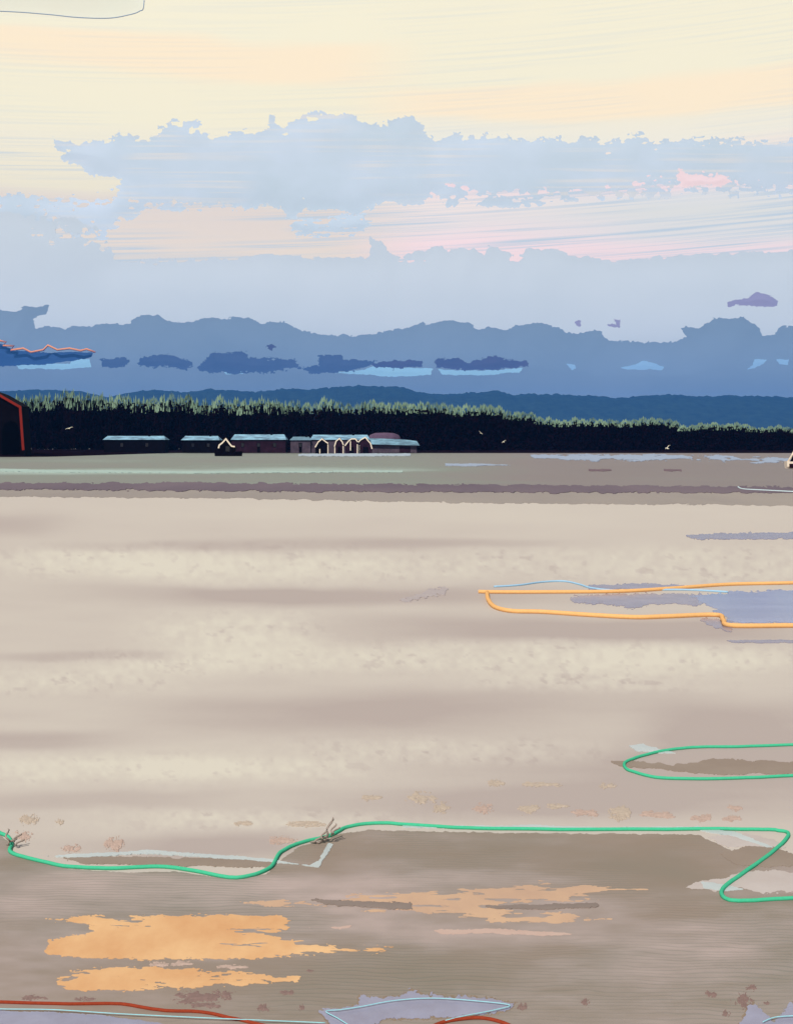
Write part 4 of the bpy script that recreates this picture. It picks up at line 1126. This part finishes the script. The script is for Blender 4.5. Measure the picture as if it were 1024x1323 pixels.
# dark spit the barn stands on
V = []; Fc = []
prof = [(-2.5, -.02), (-1.5, .35), (0, .7), (20, .9), (60, .7), (160, .5)]
cols = np.arange(-180, 64, 4.0)
for c in cols:
    e = float(np.clip((62 - c) / 40, 0, 1)) ** .5
    for dy, z in prof: V.append(((c - 512) * s, D + dy + 10 * (1 - e), z * e - .03 + (.2 * e * float(fbm(np.array([c / 6]), np.array([dy]), 79, 3)[0]))))
k = len(prof)
Fc = [(i * k + j, (i + 1) * k + j, (i + 1) * k + j + 1, i * k + j + 1) for i in range(len(cols) - 1) for j in range(k - 1)]
tag(link('spit', V, Fc, m_bank), 'low dark spit of land under the barn', kind='structure')

# ------------------------------------------------------------ dinghy at right
D = 138; s = D / F
root = empty('sailing_dinghy', ((1034 - 512) * s, D, 0)); tag(root, 'small sailing dinghy with pale hull and dark panel at the right edge', 'boat')
zz = lambda py: EYE + (HY - py) * s
bm = bmesh.new(); secs = []
for t in np.linspace(-1, 1, 15):
    hw = .62 * (1 - max(0, -t - .2) ** 1.5 * .0) * math.sqrt(max(.02, 1 - max(0, t) ** 2.2)) * (1 if t > -.9 else .8)
    x = t * 19.5 * s; zt_ = zz(597) + .12 * t * t
    secs.append([bm.verts.new(p) for p in ((x, -hw, zt_), (x * .98, -hw * .95, .28), (x * .95, -hw * .45, -.08), (x * .95, hw * .45, -.08), (x * .98, hw * .95, .28), (x, hw, zt_))])
for a, b in zip(secs, secs[1:]):
    for k in range(6): bm.faces.new([a[k], a[(k + 1) % 6], b[(k + 1) % 6], b[k]])
bm.faces.new(secs[0]); bm.faces.new(secs[-1][::-1])
from_bm('hull', bm, m_cream, root)
bm = bmesh.new(); box(bm, -17 * s, 12 * s, -.665, -.60, zz(604.3), zz(599)); from_bm('hull_panel', bm, m_wine, root)
tube('mast', [(0, 0, .3), (0, 0, zz(566))], .045, m_cream, root, 8, origin=False)
tube('forestay', [(-17 * s, 0, zz(597)), (-9 * s, 0, zz(584)), (0, 0, zz(566.5))], .10, m_cream, root, 6, origin=False)
bm = bmesh.new(); prism(bm, [(-14 * s, zz(596)), (-.06, zz(596)), (-.06, zz(571)), (-7 * s, zz(583))], -.02, .02); from_bm('sail', bm, m_black, root)
tube('boom', [(0, 0, zz(594)), (16 * s, 0, zz(594.5))], .04, m_cream, root, 6, origin=False)

# --------------------------------------------------------------------- gulls
m_gull = plain('gull_feathers', alb((246, 236, 214), (1, 1, 1)), var=.06, scale=6, rough=.8)


def gull(px, py, dist, span_px, bank, heading, flap, label):
    x, z = up_at(px, py, dist)
    me = bpy.data.meshes.new('gull')
    S = span_px * dist / F / 1.3
    v = [(0, 0, 0), (0, .16, .01), (0, .25, .035), (0, .31, .03), (0, -.16, .0), (0, -.27, .0),
         (.20, .06, .05 + flap * .5), (.42, .0, .06 + flap), (.66, -.14, .02 + flap * .8), (-.20, .06, .05 + flap * .5), (-.42, .0, .06 + flap), (-.66, -.14, .02 + flap * .8)]
    e = [(0, 1), (1, 2), (2, 3), (0, 4), (4, 5), (1, 6), (6, 7), (7, 8), (1, 9), (9, 10), (10, 11)]
    r = [.075, .075, .05, .014, .05, .045, .05, .045, .012, .05, .045, .012]
    me.from_pydata([tuple(c * S for c in p) for p in v], e, [])
    o = bpy.data.objects.new('gull', me); COL.objects.link(o)
    md = o.modifiers.new('skin', 'SKIN')
    for i, rr in enumerate(r):
        sv = me.skin_vertices[0].data[i]
        k = .35 if i in (5, 6, 7, 8, 9, 10, 11) else 1
        sv.radius = (rr * S, rr * S * (1 if k == 1 else .8)); sv.use_root = i == 0
    sb = o.modifiers.new('sub', 'SUBSURF'); sb.levels = 1; sb.render_levels = 2
    me.materials.append(m_gull)
    o.location = (x, dist, z); o.rotation_euler = (0.15, bank, heading)
    tag(o, label, 'gull', 'gulls in front of the dark trees')


gull(89.5, 553.5, 200, 10, -.30, math.radians(15), .05, 'pale gull gliding before the dark trees at left')
gull(620.5, 559.5, 260, 6.5, .75, math.radians(-10), .12, 'pale gull banking steeply, left of a pair')
gull(650.5, 571, 240, 7.5, -.5, math.radians(30), .10, 'pale gull low over the shore, right of a pair')
gull(862, 579.5, 180, 11, -.45, math.radians(40), .28, 'pale gull with raised wings skimming the right shore')
